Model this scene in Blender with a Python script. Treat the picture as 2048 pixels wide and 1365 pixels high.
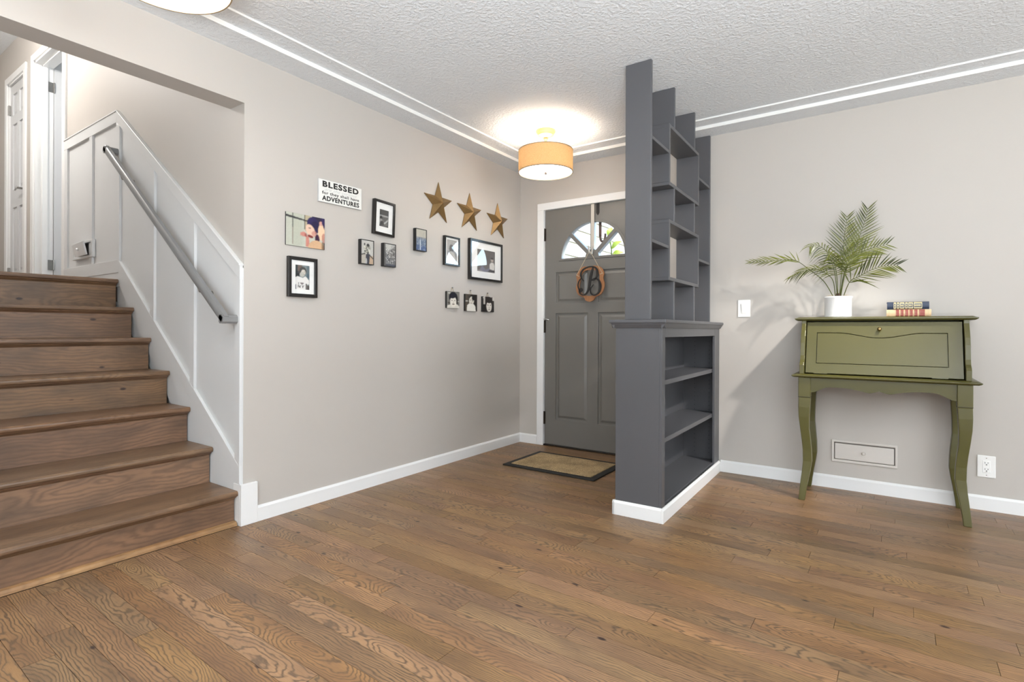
import bpy, bmesh, math, random
import numpy as np
from mathutils import Vector, Matrix

random.seed(7)
scene = bpy.context.scene
for o in list(bpy.data.objects):
    bpy.data.objects.remove(o, do_unlink=True)
C = scene.collection
PI = math.pi

# ------------------------------------------------------------------ camera
F_PX, V0 = 1069.0, 660.0
CAM = Vector((2.7195, -4.0427, 1.0174))
TH, ROLL = 0.607, 0.0039
_r = Vector((math.cos(TH), math.sin(TH), 0)); _w = Vector((-math.sin(TH), math.cos(TH), 0)); _u = Vector((0, 0, 1))
CR = math.cos(ROLL) * _r + math.sin(ROLL) * _u
CU = -math.sin(ROLL) * _r + math.cos(ROLL) * _u
cam_data = bpy.data.cameras.new('camera')
cam_data.sensor_fit = 'HORIZONTAL'; cam_data.sensor_width = 36.0
cam_data.lens = F_PX * 36.0 / 2048.0
cam_data.shift_y = -(1365 / 2 - V0) / 2048.0
cam_data.clip_start = 0.02
cam = bpy.data.objects.new('camera', cam_data); C.objects.link(cam)
M = Matrix.Identity(4)
for i in range(3):
    M[i][0] = CR[i]; M[i][1] = CU[i]; M[i][2] = -_w[i]; M[i][3] = CAM[i]
cam.matrix_world = M
scene.camera = cam

# ------------------------------------------------------------------ world, lights, exposure
world = bpy.data.worlds.new('sky'); scene.world = world; world.use_nodes = True
wn = world.node_tree.nodes; wn.clear()
sky = wn.new('ShaderNodeTexSky'); sky.sky_type = 'NISHITA'; sky.sun_disc = False
sky.sun_elevation = math.radians(42); sky.sun_rotation = math.radians(200)
bg = wn.new('ShaderNodeBackground'); bg.inputs['Strength'].default_value = 1.3
wo = wn.new('ShaderNodeOutputWorld')
world.node_tree.links.new(sky.outputs[0], bg.inputs[0]); world.node_tree.links.new(bg.outputs[0], wo.inputs[0])

def light(name, kind, loc, energy, color=(1, 1, 1), size=0.1, size_y=None, rot=(0, 0, 0), angle=None):
    d = bpy.data.lights.new(name, kind); d.energy = energy; d.color = color
    if kind == 'AREA':
        d.shape = 'RECTANGLE'; d.size = size; d.size_y = size_y or size
    elif kind == 'SUN':
        d.angle = math.radians(1.0)
    else:
        d.shadow_soft_size = size
    o = bpy.data.objects.new(name, d); C.objects.link(o); o.location = loc; o.rotation_euler = rot
    return o
# area lamps added inside the unseen rear and right windows to act as daylight
light('rear_window_fill', 'AREA', (3.3, -6.36, 1.45), 36, (0.88, 0.95, 1.0), 4.4, 1.9, rot=(PI / 2, 0, 0))
light('window_daylight_right', 'AREA', (6.88, -2.6, 1.5), 66, (0.88, 0.95, 1.0), 3.2, 1.6, rot=(PI / 2, 0, PI / 2))
light('bedroom_fill', 'AREA', (-2.6, -0.55, 2.6), 20, (0.92, 0.97, 1.0), 1.4, 1.2, rot=(PI / 2, 0, PI))  # added fill lamp, brightens the bedroom behind the open door
# upward fill lamp added behind the camera to brighten the ceiling
light('ceiling_fill', 'AREA', (3.2, -4.6, 0.75), 136, (0.86, 0.94, 1.0), 0.8, 0.8, rot=(PI, 0, 0))
# ceiling lamps of the room and the hall that stand outside the picture
sp0 = light('track_spot_dining', 'SPOT', (3.34, -0.98, 2.38), 115, (1.0, 0.96, 0.91), 0.035)
sp0.data.spot_size = math.radians(53); sp0.data.spot_blend = 1.0
sp0.rotation_euler = (Vector((1.56, 0.0, 0.0)) - sp0.location).to_track_quat('-Z', 'Y').to_euler()
light('ceiling_lamp_living', 'POINT', (3.3, -2.6, 2.20), 9, (1.0, 0.96, 0.90), 0.07)
light('ceiling_lamp_hall', 'POINT', (-2.7, -3.45, 3.40), 36, (1.0, 0.97, 0.93), 0.12)
light('sun_outside', 'SUN', (0, 6, 6), 3.0, (1.0, 0.95, 0.86), rot=(math.radians(48), 0, math.radians(75)))

scene.view_settings.view_transform = 'Standard'
scene.view_settings.look = 'None'
scene.view_settings.gamma = 1.0
scene.view_settings.use_curve_mapping = False
scene.view_settings.exposure = 0.81

# ------------------------------------------------------------------ helpers: materials
def srgb(r, g, b):
    def f(c):
        c /= 255.0
        return c / 12.92 if c <= 0.04045 else ((c + 0.055) / 1.055) ** 2.4
    return (f(r), f(g), f(b), 1.0)

def nodes(name):
    m = bpy.data.materials.new(name); m.use_nodes = True
    nt = m.node_tree; bs = nt.nodes['Principled BSDF']
    return m, nt, bs

def N(nt, kind, **kw):
    n = nt.nodes.new(kind)
    for k, v in kw.items():
        if k.startswith('i_'):
            n.inputs[k[2:].replace('_', ' ')].default_value = v
        else:
            setattr(n, k, v)
    return n

def link(nt, a, b): nt.links.new(a, b)

def paint(name, col, rough=0.5, var=0.04, vscale=3.0, bump=0.0, bscale=120.0, metallic=0.0, spec=0.5, coat=0.0, bdist=0.002):
    """plain painted surface: base colour with faint mottling and a fine relief"""
    m, nt, bs = nodes(name)
    tc = N(nt, 'ShaderNodeTexCoord')
    nz = N(nt, 'ShaderNodeTexNoise', i_Scale=vscale, i_Detail=4.0)
    link(nt, tc.outputs['Object'], nz.inputs['Vector'])
    hsv = N(nt, 'ShaderNodeMixRGB', blend_type='MIX')
    c = Vector(col[:3])
    hsv.inputs[1].default_value = (*(c * (1 - var)), 1); hsv.inputs[2].default_value = (*[min(1, x) for x in (c * (1 + var))], 1)
    link(nt, nz.outputs['Fac'], hsv.inputs[0]); link(nt, hsv.outputs[0], bs.inputs['Base Color'])
    bs.inputs['Roughness'].default_value = rough; bs.inputs['Metallic'].default_value = metallic
    bs.inputs['Specular IOR Level'].default_value = spec; bs.inputs['Coat Weight'].default_value = coat
    if bump:
        n2 = N(nt, 'ShaderNodeTexNoise', i_Scale=bscale, i_Detail=3.0)
        link(nt, tc.outputs['Object'], n2.inputs['Vector'])
        bp = N(nt, 'ShaderNodeBump', i_Strength=bump, i_Distance=bdist)
        link(nt, n2.outputs['Fac'], bp.inputs['Height']); link(nt, bp.outputs['Normal'], bs.inputs['Normal'])
    return m

def math_node(nt, op, a, b=None, clamp=False):
    n = N(nt, 'ShaderNodeMath', operation=op); n.use_clamp = clamp
    for i, x in enumerate((a, b)):
        if x is None: continue
        if isinstance(x, (int, float)): n.inputs[i].default_value = x
        else: link(nt, x, n.inputs[i])
    return n.outputs[0]

def ramp(nt, fac, stops):
    r = N(nt, 'ShaderNodeValToRGB'); e = r.color_ramp.elements
    while len(e) < len(stops): e.new(0.5)
    for el, (p, c) in zip(e, stops): el.position = p; el.color = c
    link(nt, fac, r.inputs[0]); return r.outputs[0]

def oak(name, light_c, mid_c, dark_c, rings=1.0, contrast=1.0, rough=0.36, tintvar=1.0, knots=True, sharp=2.2, valvar=None):
    valvar = 0.30 * tintvar if valvar is None else valvar
    """flat-sawn oak: growth rings cut by a plane, read from the point attribute 'gco' = (along, across, seed)"""
    m, nt, bs = nodes(name)
    at = N(nt, 'ShaderNodeAttribute', attribute_name='gco')
    sp = N(nt, 'ShaderNodeSeparateXYZ'); link(nt, at.outputs['Vector'], sp.inputs[0])
    u, v, s = sp.outputs
    # slow wandering of the ring centre along the board
    c1 = N(nt, 'ShaderNodeCombineXYZ'); link(nt, math_node(nt, 'MULTIPLY', u, 1.15), c1.inputs[0]); link(nt, math_node(nt, 'MULTIPLY', v, 3.0), c1.inputs[1]); link(nt, math_node(nt, 'MULTIPLY', s, 37.0), c1.inputs[2])
    n1 = N(nt, 'ShaderNodeTexNoise', i_Scale=1.0, i_Detail=2.0, i_Roughness=0.5); link(nt, c1.outputs[0], n1.inputs['Vector'])
    c2 = N(nt, 'ShaderNodeCombineXYZ'); link(nt, math_node(nt, 'MULTIPLY', u, 9.0), c2.inputs[0]); link(nt, math_node(nt, 'MULTIPLY', v, 26.0), c2.inputs[1]); link(nt, math_node(nt, 'MULTIPLY', s, 91.0), c2.inputs[2])
    n2 = N(nt, 'ShaderNodeTexNoise', i_Scale=1.0, i_Detail=2.5, i_Roughness=0.55); link(nt, c2.outputs[0], n2.inputs['Vector'])
    vo = math_node(nt, 'SUBTRACT', v, math_node(nt, 'MULTIPLY', math_node(nt, 'SUBTRACT', math_node(nt, 'FRACT', math_node(nt, 'MULTIPLY', s, 13.7)), 0.5), 0.30))
    depth = math_node(nt, 'MULTIPLY', math_node(nt, 'SUBTRACT', n1.outputs['Fac'], 0.48), 0.62)
    rr = math_node(nt, 'SQRT', math_node(nt, 'ADD', math_node(nt, 'MULTIPLY', vo, vo), math_node(nt, 'MULTIPLY', depth, depth)))
    rr = math_node(nt, 'ADD', rr, math_node(nt, 'MULTIPLY', n2.outputs['Fac'], 0.034))
    wave = math_node(nt, 'SINE', math_node(nt, 'MULTIPLY', rr, 430.0 * rings))
    wave = math_node(nt, 'ADD', math_node(nt, 'MULTIPLY', wave, 0.5), 0.5)
    line = math_node(nt, 'POWER', wave, sharp)
    # fine pores drawn out along the grain
    c3 = N(nt, 'ShaderNodeCombineXYZ'); link(nt, math_node(nt, 'MULTIPLY', u, 26.0), c3.inputs[0]); link(nt, math_node(nt, 'MULTIPLY', v, 620.0), c3.inputs[1]); link(nt, s, c3.inputs[2])
    n3 = N(nt, 'ShaderNodeTexNoise', i_Scale=1.0, i_Detail=3.0, i_Roughness=0.65); link(nt, c3.outputs[0], n3.inputs['Vector'])
    # broad patches of stain
    c4 = N(nt, 'ShaderNodeCombineXYZ'); link(nt, math_node(nt, 'MULTIPLY', u, 4.0), c4.inputs[0]); link(nt, math_node(nt, 'MULTIPLY', v, 12.0), c4.inputs[1]); link(nt, math_node(nt, 'MULTIPLY', s, 53.0), c4.inputs[2])
    n4 = N(nt, 'ShaderNodeTexNoise', i_Scale=1.0, i_Detail=3.0); link(nt, c4.outputs[0], n4.inputs['Vector'])
    base = ramp(nt, n4.outputs['Fac'], [(0.28, mid_c), (0.62, light_c)])
    # strength of the dark figure differs from place to place
    amt = math_node(nt, 'MULTIPLY', math_node(nt, 'MULTIPLY', line, math_node(nt, 'ADD', math_node(nt, 'MULTIPLY', n4.outputs['Fac'], 0.9), 0.15)), 0.95 * contrast, clamp=True)
    mx = N(nt, 'ShaderNodeMixRGB'); link(nt, amt, mx.inputs[0]); link(nt, base, mx.inputs[1]); mx.inputs[2].default_value = dark_c
    pores = math_node(nt, 'MULTIPLY', math_node(nt, 'POWER', n3.outputs['Fac'], 2.0), 0.85, clamp=True)
    mx2 = N(nt, 'ShaderNodeMixRGB', blend_type='MULTIPLY'); link(nt, pores, mx2.inputs[0]); link(nt, mx.outputs[0], mx2.inputs[1]); mx2.inputs[2].default_value = (0.45, 0.40, 0.36, 1)
    last = mx2.outputs[0]
    if knots:
        c5 = N(nt, 'ShaderNodeCombineXYZ'); link(nt, math_node(nt, 'MULTIPLY', u, 4.2), c5.inputs[0]); link(nt, math_node(nt, 'MULTIPLY', v, 9.0), c5.inputs[1]); link(nt, math_node(nt, 'MULTIPLY', s, 17.0), c5.inputs[2])
        vr = N(nt, 'ShaderNodeTexVoronoi', i_Scale=1.0); link(nt, c5.outputs[0], vr.inputs['Vector'])
        kf = ramp(nt, vr.outputs['Distance'], [(0.05, (1, 1, 1, 1)), (0.085, (0, 0, 0, 1))])
        mk = N(nt, 'ShaderNodeMixRGB'); link(nt, kf, mk.inputs[0]); link(nt, last, mk.inputs[1]); mk.inputs[2].default_value = srgb(52, 32, 24)
        last = mk.outputs[0]
    hs = N(nt, 'ShaderNodeHueSaturation')
    hv = math_node(nt, 'FRACT', math_node(nt, 'MULTIPLY', s, 7.31))
    sv = math_node(nt, 'FRACT', math_node(nt, 'MULTIPLY', s, 23.17))
    link(nt, math_node(nt, 'ADD', math_node(nt, 'MULTIPLY', hv, 0.022 * tintvar), 0.5 - 0.011 * tintvar), hs.inputs['Hue'])
    link(nt, math_node(nt, 'ADD', math_node(nt, 'MULTIPLY', sv, 0.25 * tintvar), 1.0 - 0.13 * tintvar), hs.inputs['Saturation'])
    link(nt, math_node(nt, 'ADD', math_node(nt, 'MULTIPLY', math_node(nt, 'FRACT', math_node(nt, 'MULTIPLY', s, 41.9)), valvar), 1.0 - valvar / 2), hs.inputs['Value'])
    link(nt, last, hs.inputs['Color']); link(nt, hs.outputs[0], bs.inputs['Base Color'])
    link(nt, math_node(nt, 'ADD', math_node(nt, 'MULTIPLY', n3.outputs['Fac'], 0.22), rough - 0.10), bs.inputs['Roughness'])
    bp = N(nt, 'ShaderNodeBump', i_Strength=0.12, i_Distance=0.0012)
    link(nt, math_node(nt, 'SUBTRACT', 1.0, math_node(nt, 'ADD', math_node(nt, 'MULTIPLY', line, 0.6), math_node(nt, 'MULTIPLY', n3.outputs['Fac'], 0.4))), bp.inputs['Height'])
    link(nt, bp.outputs['Normal'], bs.inputs['Normal'])
    return m

def attr_print(name, rough=0.45):
    m, nt, bs = nodes(name)
    at = N(nt, 'ShaderNodeAttribute', attribute_name='Col'); link(nt, at.outputs['Color'], bs.inputs['Base Color'])
    bs.inputs['Roughness'].default_value = rough
    return m

def glass(name, tint=(1, 1, 1, 1), ior=1.5, rough=0.0):
    m = bpy.data.materials.new(name); m.use_nodes = True; nt = m.node_tree; nt.nodes.clear()
    out = N(nt, 'ShaderNodeOutputMaterial'); tr = N(nt, 'ShaderNodeBsdfTransparent'); tr.inputs[0].default_value = tint
    gl = N(nt, 'ShaderNodeBsdfGlossy'); gl.inputs['Roughness'].default_value = rough
    fr = N(nt, 'ShaderNodeFresnel', i_IOR=ior); mx = N(nt, 'ShaderNodeMixShader')
    ge = N(nt, 'ShaderNodeNewGeometry')       # one reflection per pane, from its outer side
    link(nt, math_node(nt, 'MULTIPLY', fr.outputs[0], math_node(nt, 'SUBTRACT', 1.0, ge.outputs['Backfacing'])), mx.inputs[0]); link(nt, tr.outputs[0], mx.inputs[1]); link(nt, gl.outputs[0], mx.inputs[2]); link(nt, mx.outputs[0], out.inputs[0])
    return m

def lamp_mat(name, col, strength, rough=0.5):
    m, nt, bs = nodes(name)
    bs.inputs['Base Color'].default_value = col; bs.inputs['Roughness'].default_value = rough
    bs.inputs['Emission Color'].default_value = col; bs.inputs['Emission Strength'].default_value = strength
    return m

MT = {}
MT['wall'] = paint('wall_paint', srgb(190, 184, 177), 0.55, 0.012, 1.2, 0.10, 260, bdist=0.001)
MT['hallwall'] = MT['wall']
MT['ceil'] = paint('ceiling_paint', srgb(228, 231, 234), 0.75, 0.012, 2.0)
def knockdown(m):
    nt = m.node_tree; bs = nt.nodes['Principled BSDF']
    tc = N(nt, 'ShaderNodeTexCoord')
    n1 = N(nt, 'ShaderNodeTexNoise', i_Scale=55.0, i_Detail=4.0, i_Roughness=0.6)
    link(nt, tc.outputs['Object'], n1.inputs['Vector'])
    r = N(nt, 'ShaderNodeValToRGB'); r.color_ramp.elements[0].position = 0.42; r.color_ramp.elements[1].position = 0.68
    link(nt, n1.outputs['Fac'], r.inputs[0])
    bp = N(nt, 'ShaderNodeBump', i_Strength=0.55, i_Distance=0.006)
    link(nt, r.outputs[0], bp.inputs['Height']); link(nt, bp.outputs['Normal'], bs.inputs['Normal'])
knockdown(MT['ceil'])
MT['trim'] = paint('trim_white_paint', srgb(232, 232, 231), 0.32, 0.010, 4.0, 0.03, 90)
MT['wains'] = paint('wainscot_white_paint', srgb(216, 217, 217), 0.34, 0.012, 4.0, 0.04, 110)
MT['steplit'] = paint('ceiling_step_lit_paint', srgb(236, 236, 233), 0.6, 0.01, 4.0)
MT['grey'] = paint('divider_grey_paint', srgb(85, 85, 88), 0.38, 0.05, 6.0, 0.10, 140)
MT['door'] = paint('door_grey_paint', srgb(112, 109, 104), 0.36, 0.035, 5.0, 0.08, 160)
MT['halldoor'] = paint('hall_door_paint', srgb(205, 206, 207), 0.28, 0.01, 4.0)
MT['rail'] = paint('handrail_grey_paint', srgb(128, 128, 128), 0.32, 0.03, 8.0, 0.04, 90)
MT['green'] = paint('desk_green_paint', srgb(82, 78, 37), 0.33, 0.045, 7.0, 0.05, 120)
MT['black'] = paint('black_frame_lacquer', srgb(30, 27, 25), 0.22, 0.10, 20.0, 0.05, 200)
MT['blackedge'] = paint('black_canvas_edge', srgb(26, 25, 25), 0.5, 0.1, 20.0)
MT['mattboard'] = paint('white_mat_board', srgb(236, 235, 232), 0.7, 0.01, 9.0)
MT['signwhite'] = paint('sign_white_board', srgb(226, 225, 220), 0.55, 0.03, 26.0, 0.08, 160)
MT['ink'] = paint('black_ink', srgb(24, 22, 20), 0.6, 0.08, 40.0)
MT['greyink'] = paint('pale_grey_ink', srgb(190, 190, 190), 0.6, 0.03, 40.0)
MT['gold'] = paint('aged_gold_metal', srgb(138, 110, 70), 0.45, 0.22, 26.0, 0.16, 70, metallic=0.55)
MT['brass'] = paint('antique_brass', srgb(138, 118, 78), 0.26, 0.10, 30.0, metallic=0.9)
MT['bronze'] = paint('dark_bronze_hinge', srgb(62, 54, 48), 0.38, 0.10, 30.0, metallic=0.8)
MT['nickel'] = paint('satin_nickel', srgb(170, 168, 164), 0.26, 0.06, 30.0, metallic=0.9)
MT['goldlamp'] = paint('champagne_lamp_metal', srgb(178, 140, 96), 0.40, 0.04, 20.0, metallic=0.35)
MT['plate'] = paint('white_switch_plastic', srgb(238, 237, 234), 0.30, 0.006, 8.0)
MT['slot'] = paint('dark_slot', srgb(30, 28, 27), 0.6, 0.05, 30)
MT['vent'] = paint('vent_beige_paint', srgb(208, 202, 195), 0.42, 0.015, 8.0)
MT['ventshade'] = paint('vent_gap_shade', srgb(120, 112, 105), 0.6)  # shade in the register's gap, put into the colour
MT['pot'] = paint('white_glazed_ceramic', srgb(236, 236, 236), 0.12, 0.006, 5.0, coat=0.4)
MT['soil'] = paint('potting_soil', srgb(66, 50, 38), 0.9, 0.30, 60.0, 0.6, 80)
MT['navy'] = paint('navy_leather', srgb(28, 42, 66), 0.40, 0.12, 30.0, 0.2, 160)
MT['tan'] = paint('tan_calfskin', srgb(206, 176, 138), 0.55, 0.10, 22.0, 0.15, 120)
MT['redleather'] = paint('red_leather_label', srgb(140, 66, 56), 0.48, 0.12, 40.0, 0.15, 140)
MT['gilt'] = paint('gilt_tooling', srgb(176, 164, 128), 0.35, 0.30, 90.0, metallic=0.4)
MT['pages'] = paint('book_pages', srgb(214, 202, 178), 0.8, 0.06, 200.0)
MT['rubber'] = paint('black_rubber_border', srgb(30, 27, 24), 0.65, 0.15, 40.0, 0.3, 150)
MT['cord'] = paint('jute_cord', srgb(182, 166, 140), 0.8, 0.12, 80.0)
MT['strap'] = paint('pale_metal_strap', srgb(196, 190, 180), 0.34, 0.05, 20.0, metallic=0.3)
MT['blackmetal'] = paint('black_metal', srgb(26, 24, 24), 0.42, 0.08, 40.0, metallic=0.3)
MT['ironbrown'] = paint('brown_iron', srgb(84, 62, 50), 0.5, 0.12, 40.0)
MT['siding'] = paint('cream_siding', srgb(158, 148, 126), 0.6, 0.02, 3.0)
MT['ground'] = paint('concrete_ground', srgb(150, 148, 142), 0.9, 0.08, 4.0)
MT['glass'] = glass('window_glass')
MT['picglass'] = glass('picture_glass', ior=1.75)
MT['print'] = attr_print('photo_print', 0.5)
MT['gloss_print'] = attr_print('glossy_photo_print', 0.3)
MT['floor'] = oak('oak_floor', srgb(160, 124, 86), srgb(126, 96, 69), srgb(62, 51, 43), 1.5, 1.1, 0.38, 0.5, True, 3.2, 0.36)
MT['tread'] = oak('stained_tread', srgb(136, 106, 80), srgb(104, 80, 62), srgb(66, 50, 40), 0.9, 0.5, 0.36, 0.4, knots=False)
MT['riser'] = oak('stained_riser', srgb(144, 110, 82), srgb(104, 82, 64), srgb(70, 56, 46), 0.8, 0.6, 0.42, 0.45, True, 1.6, 0.2)
MT['shoe'] = oak('oak_shoe', srgb(176, 140, 98), srgb(150, 114, 80), srgb(96, 72, 50), 0.8, 0.6, 0.42, 0.3, knots=False)
MT['basefloor'] = paint('subfloor_dark', srgb(46, 34, 26), 0.8, 0.1)
MT['woodring'] = oak('walnut_monogram_board', srgb(176, 122, 76), srgb(142, 94, 58), srgb(92, 56, 34), 1.2, 0.7, 0.5, 0.2, knots=False)

def coir():
    m, nt, bs = nodes('coir_fibre')
    tc = N(nt, 'ShaderNodeTexCoord')
    n1 = N(nt, 'ShaderNodeTexNoise', i_Scale=160.0, i_Detail=4.0); link(nt, tc.outputs['Object'], n1.inputs['Vector'])
    n2 = N(nt, 'ShaderNodeTexNoise', i_Scale=6.0, i_Detail=3.0); link(nt, tc.outputs['Object'], n2.inputs['Vector'])
    a = ramp(nt, n1.outputs['Fac'], [(0.3, srgb(128, 104, 72)), (0.68, srgb(206, 178, 132))])
    b = ramp(nt, n2.outputs['Fac'], [(0.34, (0.62, 0.62, 0.62, 1)), (0.60, (1, 1, 1, 1))])
    mx = N(nt, 'ShaderNodeMixRGB', blend_type='MULTIPLY'); mx.inputs[0].default_value = 1.0
    link(nt, a, mx.inputs[1]); link(nt, b, mx.inputs[2]); link(nt, mx.outputs[0], bs.inputs['Base Color'])
    bs.inputs['Roughness'].default_value = 0.95
    bp = N(nt, 'ShaderNodeBump', i_Strength=0.8, i_Distance=0.004); link(nt, n1.outputs['Fac'], bp.inputs['Height']); link(nt, bp.outputs['Normal'], bs.inputs['Normal'])
    return m
MT['coir'] = coir()

def leafmat(name, a, b):
    m, nt, bs = nodes(name)
    at = N(nt, 'ShaderNodeAttribute', attribute_name='tone')
    c = ramp(nt, at.outputs['Fac'], [(0.0, a), (1.0, b)])
    link(nt, c, bs.inputs['Base Color']); bs.inputs['Roughness'].default_value = 0.38
    tl = N(nt, 'ShaderNodeBsdfTranslucent'); link(nt, c, tl.inputs[0])
    mx = N(nt, 'ShaderNodeMixShader'); mx.inputs[0].default_value = 0.22
    out = nt.nodes['Material Output']
    link(nt, bs.outputs[0], mx.inputs[1]); link(nt, tl.outputs[0], mx.inputs[2]); link(nt, mx.outputs[0], out.inputs[0])
    return m
MT['palm'] = leafmat('palm_leaf', srgb(38, 48, 14), srgb(118, 124, 40))
MT['vine'] = leafmat('vine_leaf', srgb(84, 104, 26), srgb(176, 190, 60))

def shade_mat():
    m = bpy.data.materials.new('linen_shade'); m.use_nodes = True; nt = m.node_tree; nt.nodes.clear()
    out = N(nt, 'ShaderNodeOutputMaterial')
    tc = N(nt, 'ShaderNodeTexCoord')
    mp = N(nt, 'ShaderNodeMapping'); mp.inputs['Scale'].default_value = (180, 180, 420); link(nt, tc.outputs['Object'], mp.inputs['Vector'])
    nz = N(nt, 'ShaderNodeTexNoise', i_Scale=1.0, i_Detail=2.0); link(nt, mp.outputs[0], nz.inputs['Vector'])
    col = ramp(nt, nz.outputs['Fac'], [(0.3, srgb(196, 160, 112)), (0.7, srgb(224, 192, 146))])
    df = N(nt, 'ShaderNodeBsdfDiffuse'); tl = N(nt, 'ShaderNodeBsdfTranslucent'); em = N(nt, 'ShaderNodeEmission')
    link(nt, col, df.inputs[0]); tl.inputs[0].default_value = (0.47, 0.37, 0.245, 1); link(nt, col, em.inputs[0]); em.inputs[1].default_value = 0.03
    mx = N(nt, 'ShaderNodeMixShader'); mx.inputs[0].default_value = 0.35
    ad = N(nt, 'ShaderNodeAddShader')
    link(nt, df.outputs[0], mx.inputs[1]); link(nt, tl.outputs[0], mx.inputs[2]); link(nt, mx.outputs[0], ad.inputs[0]); link(nt, em.outputs[0], ad.inputs[1]); link(nt, ad.outputs[0], out.inputs[0])
    return m
MT['shade'] = shade_mat()
MT['diffuser'] = lamp_mat('lamp_diffuser', (1.0, 0.94, 0.87, 1), 7.5)
MT['shaderim'] = paint('shade_rim_tape', srgb(150, 128, 100), 0.7, 0.05, 40)

# ------------------------------------------------------------------ helpers: geometry
class MB:
    def __init__(self): self.v = []; self.f = []
    def box(self, a, b):
        x0, y0, z0 = a; x1, y1, z1 = b
        x0, x1 = min(x0, x1), max(x0, x1); y0, y1 = min(y0, y1), max(y0, y1); z0, z1 = min(z0, z1), max(z0, z1)
        n = len(self.v)
        self.v += [(x0, y0, z0), (x1, y0, z0), (x1, y1, z0), (x0, y1, z0), (x0, y0, z1), (x1, y0, z1), (x1, y1, z1), (x0, y1, z1)]
        self.f += [tuple(n + i for i in q) for q in ((3, 2, 1, 0), (4, 5, 6, 7), (0, 1, 5, 4), (1, 2, 6, 5), (2, 3, 7, 6), (3, 0, 4, 7))]
        return self
    def prism(self, poly, axis, a, b):
        """poly = 2-D points; extruded along axis from a to b. axis 0: (y,z); 1: (x,z); 2: (x,y)"""
        n = len(self.v); k = len(poly)
        for t in (a, b):
            for p, q in poly:
                self.v.append({0: (t, p, q), 1: (p, t, q), 2: (p, q, t)}[axis])
        self.f.append(tuple(n + i for i in reversed(range(k)))); self.f.append(tuple(n + k + i for i in range(k)))
        for i in range(k):
            j = (i + 1) % k; self.f.append((n + i, n + j, n + k + j, n + k + i))
        return self
    def lathe(self, prof, c=(0, 0, 0), seg=32, axis=2):
        n = len(self.v); k = len(prof)
        for s in range(seg):
            a = 2 * PI * s / seg
            for r, h in prof:
                p = (r * math.cos(a), r * math.sin(a), h)
                if axis == 1: p = (p[0], p[2], p[1])
                if axis == 0: p = (p[2], p[0], p[1])
                self.v.append((c[0] + p[0], c[1] + p[1], c[2] + p[2]))
        for s in range(seg):
            t = (s + 1) % seg
            for i in range(k - 1):
                self.f.append((n + s * k + i, n + t * k + i, n + t * k + i + 1, n + s * k + i + 1))
        if prof[0] == prof[-1]: return self
        if prof[0][0] > 1e-6: self.f.append(tuple(n + s * k for s in reversed(range(seg))))
        if prof[-1][0] > 1e-6: self.f.append(tuple(n + s * k + k - 1 for s in range(seg)))
        return self
    def tube(self, pts, r, seg=8, closed=False, sx=1.0, up=None):
        pts = [Vector(p) for p in pts]; n0 = len(self.v); k = len(pts)
        rs = r if isinstance(r, (list, tuple)) else [r] * k
        for i, p in enumerate(pts):
            if closed: t = pts[(i + 1) % k] - pts[i - 1]
            else: t = pts[min(i + 1, k - 1)] - pts[max(i - 1, 0)]
            t.normalize()
            ref = Vector(up) if up else (Vector((0, 0, 1)) if abs(t.z) < 0.9 else Vector((1, 0, 0)))
            a = t.cross(ref).normalized(); b = a.cross(t).normalized()
            for s in range(seg):
                g = 2 * PI * (s + 0.5) / seg
                self.v.append(tuple(p + a * (math.cos(g) * rs[i] * sx) + b * (math.sin(g) * rs[i])))
        m = k if closed else k - 1
        for i in range(m):
            j = (i + 1) % k
            for s in range(seg):
                t = (s + 1) % seg
                self.f.append((n0 + i * seg + s, n0 + i * seg + t, n0 + j * seg + t, n0 + j * seg + s))
        if not closed:
            self.f.append(tuple(n0 + s for s in reversed(range(seg)))); self.f.append(tuple(n0 + (k - 1) * seg + s for s in range(seg)))
        return self
    def loft(self, rings):
        n = len(self.v); k = len(rings[0])
        for r in rings: self.v += [tuple(p) for p in r]
        for i in range(len(rings) - 1):
            for s in range(k):
                t = (s + 1) % k
                self.f.append((n + i * k + s, n + i * k + t, n + (i + 1) * k + t, n + (i + 1) * k + s))
        self.f.append(tuple(n + s for s in reversed(range(k)))); self.f.append(tuple(n + (len(rings) - 1) * k + s for s in range(k)))
        return self
    def mesh(self, name):
        me = bpy.data.meshes.new(name); me.from_pydata(self.v, [], self.f)
        bm = bmesh.new(); bm.from_mesh(me); bmesh.ops.recalc_face_normals(bm, faces=bm.faces); bm.to_mesh(me); bm.free()
        return me
    def build(self, name, mat, parent=None, bevel=0.0, smooth=False, gco=None):
        return obj(name, self.mesh(name), mat, parent, bevel, smooth, gco)

def set_gco(me, axis=0, seed=None, center=None):
    """axis = index of the grain direction"""
    seed = random.random() if seed is None else seed
    at = me.attributes.new('gco', 'FLOAT_VECTOR', 'POINT')
    co = np.array([v.co[:] for v in me.vertices]); mid = co.mean(axis=0) if center is None else np.array(center)
    u = co[:, axis]; oth = [i for i in range(3) if i != axis]
    d = co[:, oth] - mid[oth]
    out = np.stack([u + seed * 31.0, d[:, 0] + d[:, 1], np.full(len(co), seed)], axis=1)
    at.data.foreach_set('vector', out.astype(np.float32).ravel())

def obj(name, me, mat, parent=None, bevel=0.0, smooth=False, gco=None):
    me.materials.clear(); me.materials.append(MT[mat] if isinstance(mat, str) else mat)
    if gco is not None: set_gco(me, gco)
    o = bpy.data.objects.new(name, me); C.objects.link(o)
    if parent is not None: o.parent = parent
    if bevel:
        b = o.modifiers.new('bevel', 'BEVEL'); b.width = bevel; b.segments = 2; b.limit_method = 'ANGLE'; b.angle_limit = math.radians(40)
    if smooth:
        for p in me.polygons: p.use_smooth = True
        try: me.set_sharp_from_angle(angle=math.radians(38))
        except Exception: pass
    return o

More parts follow.
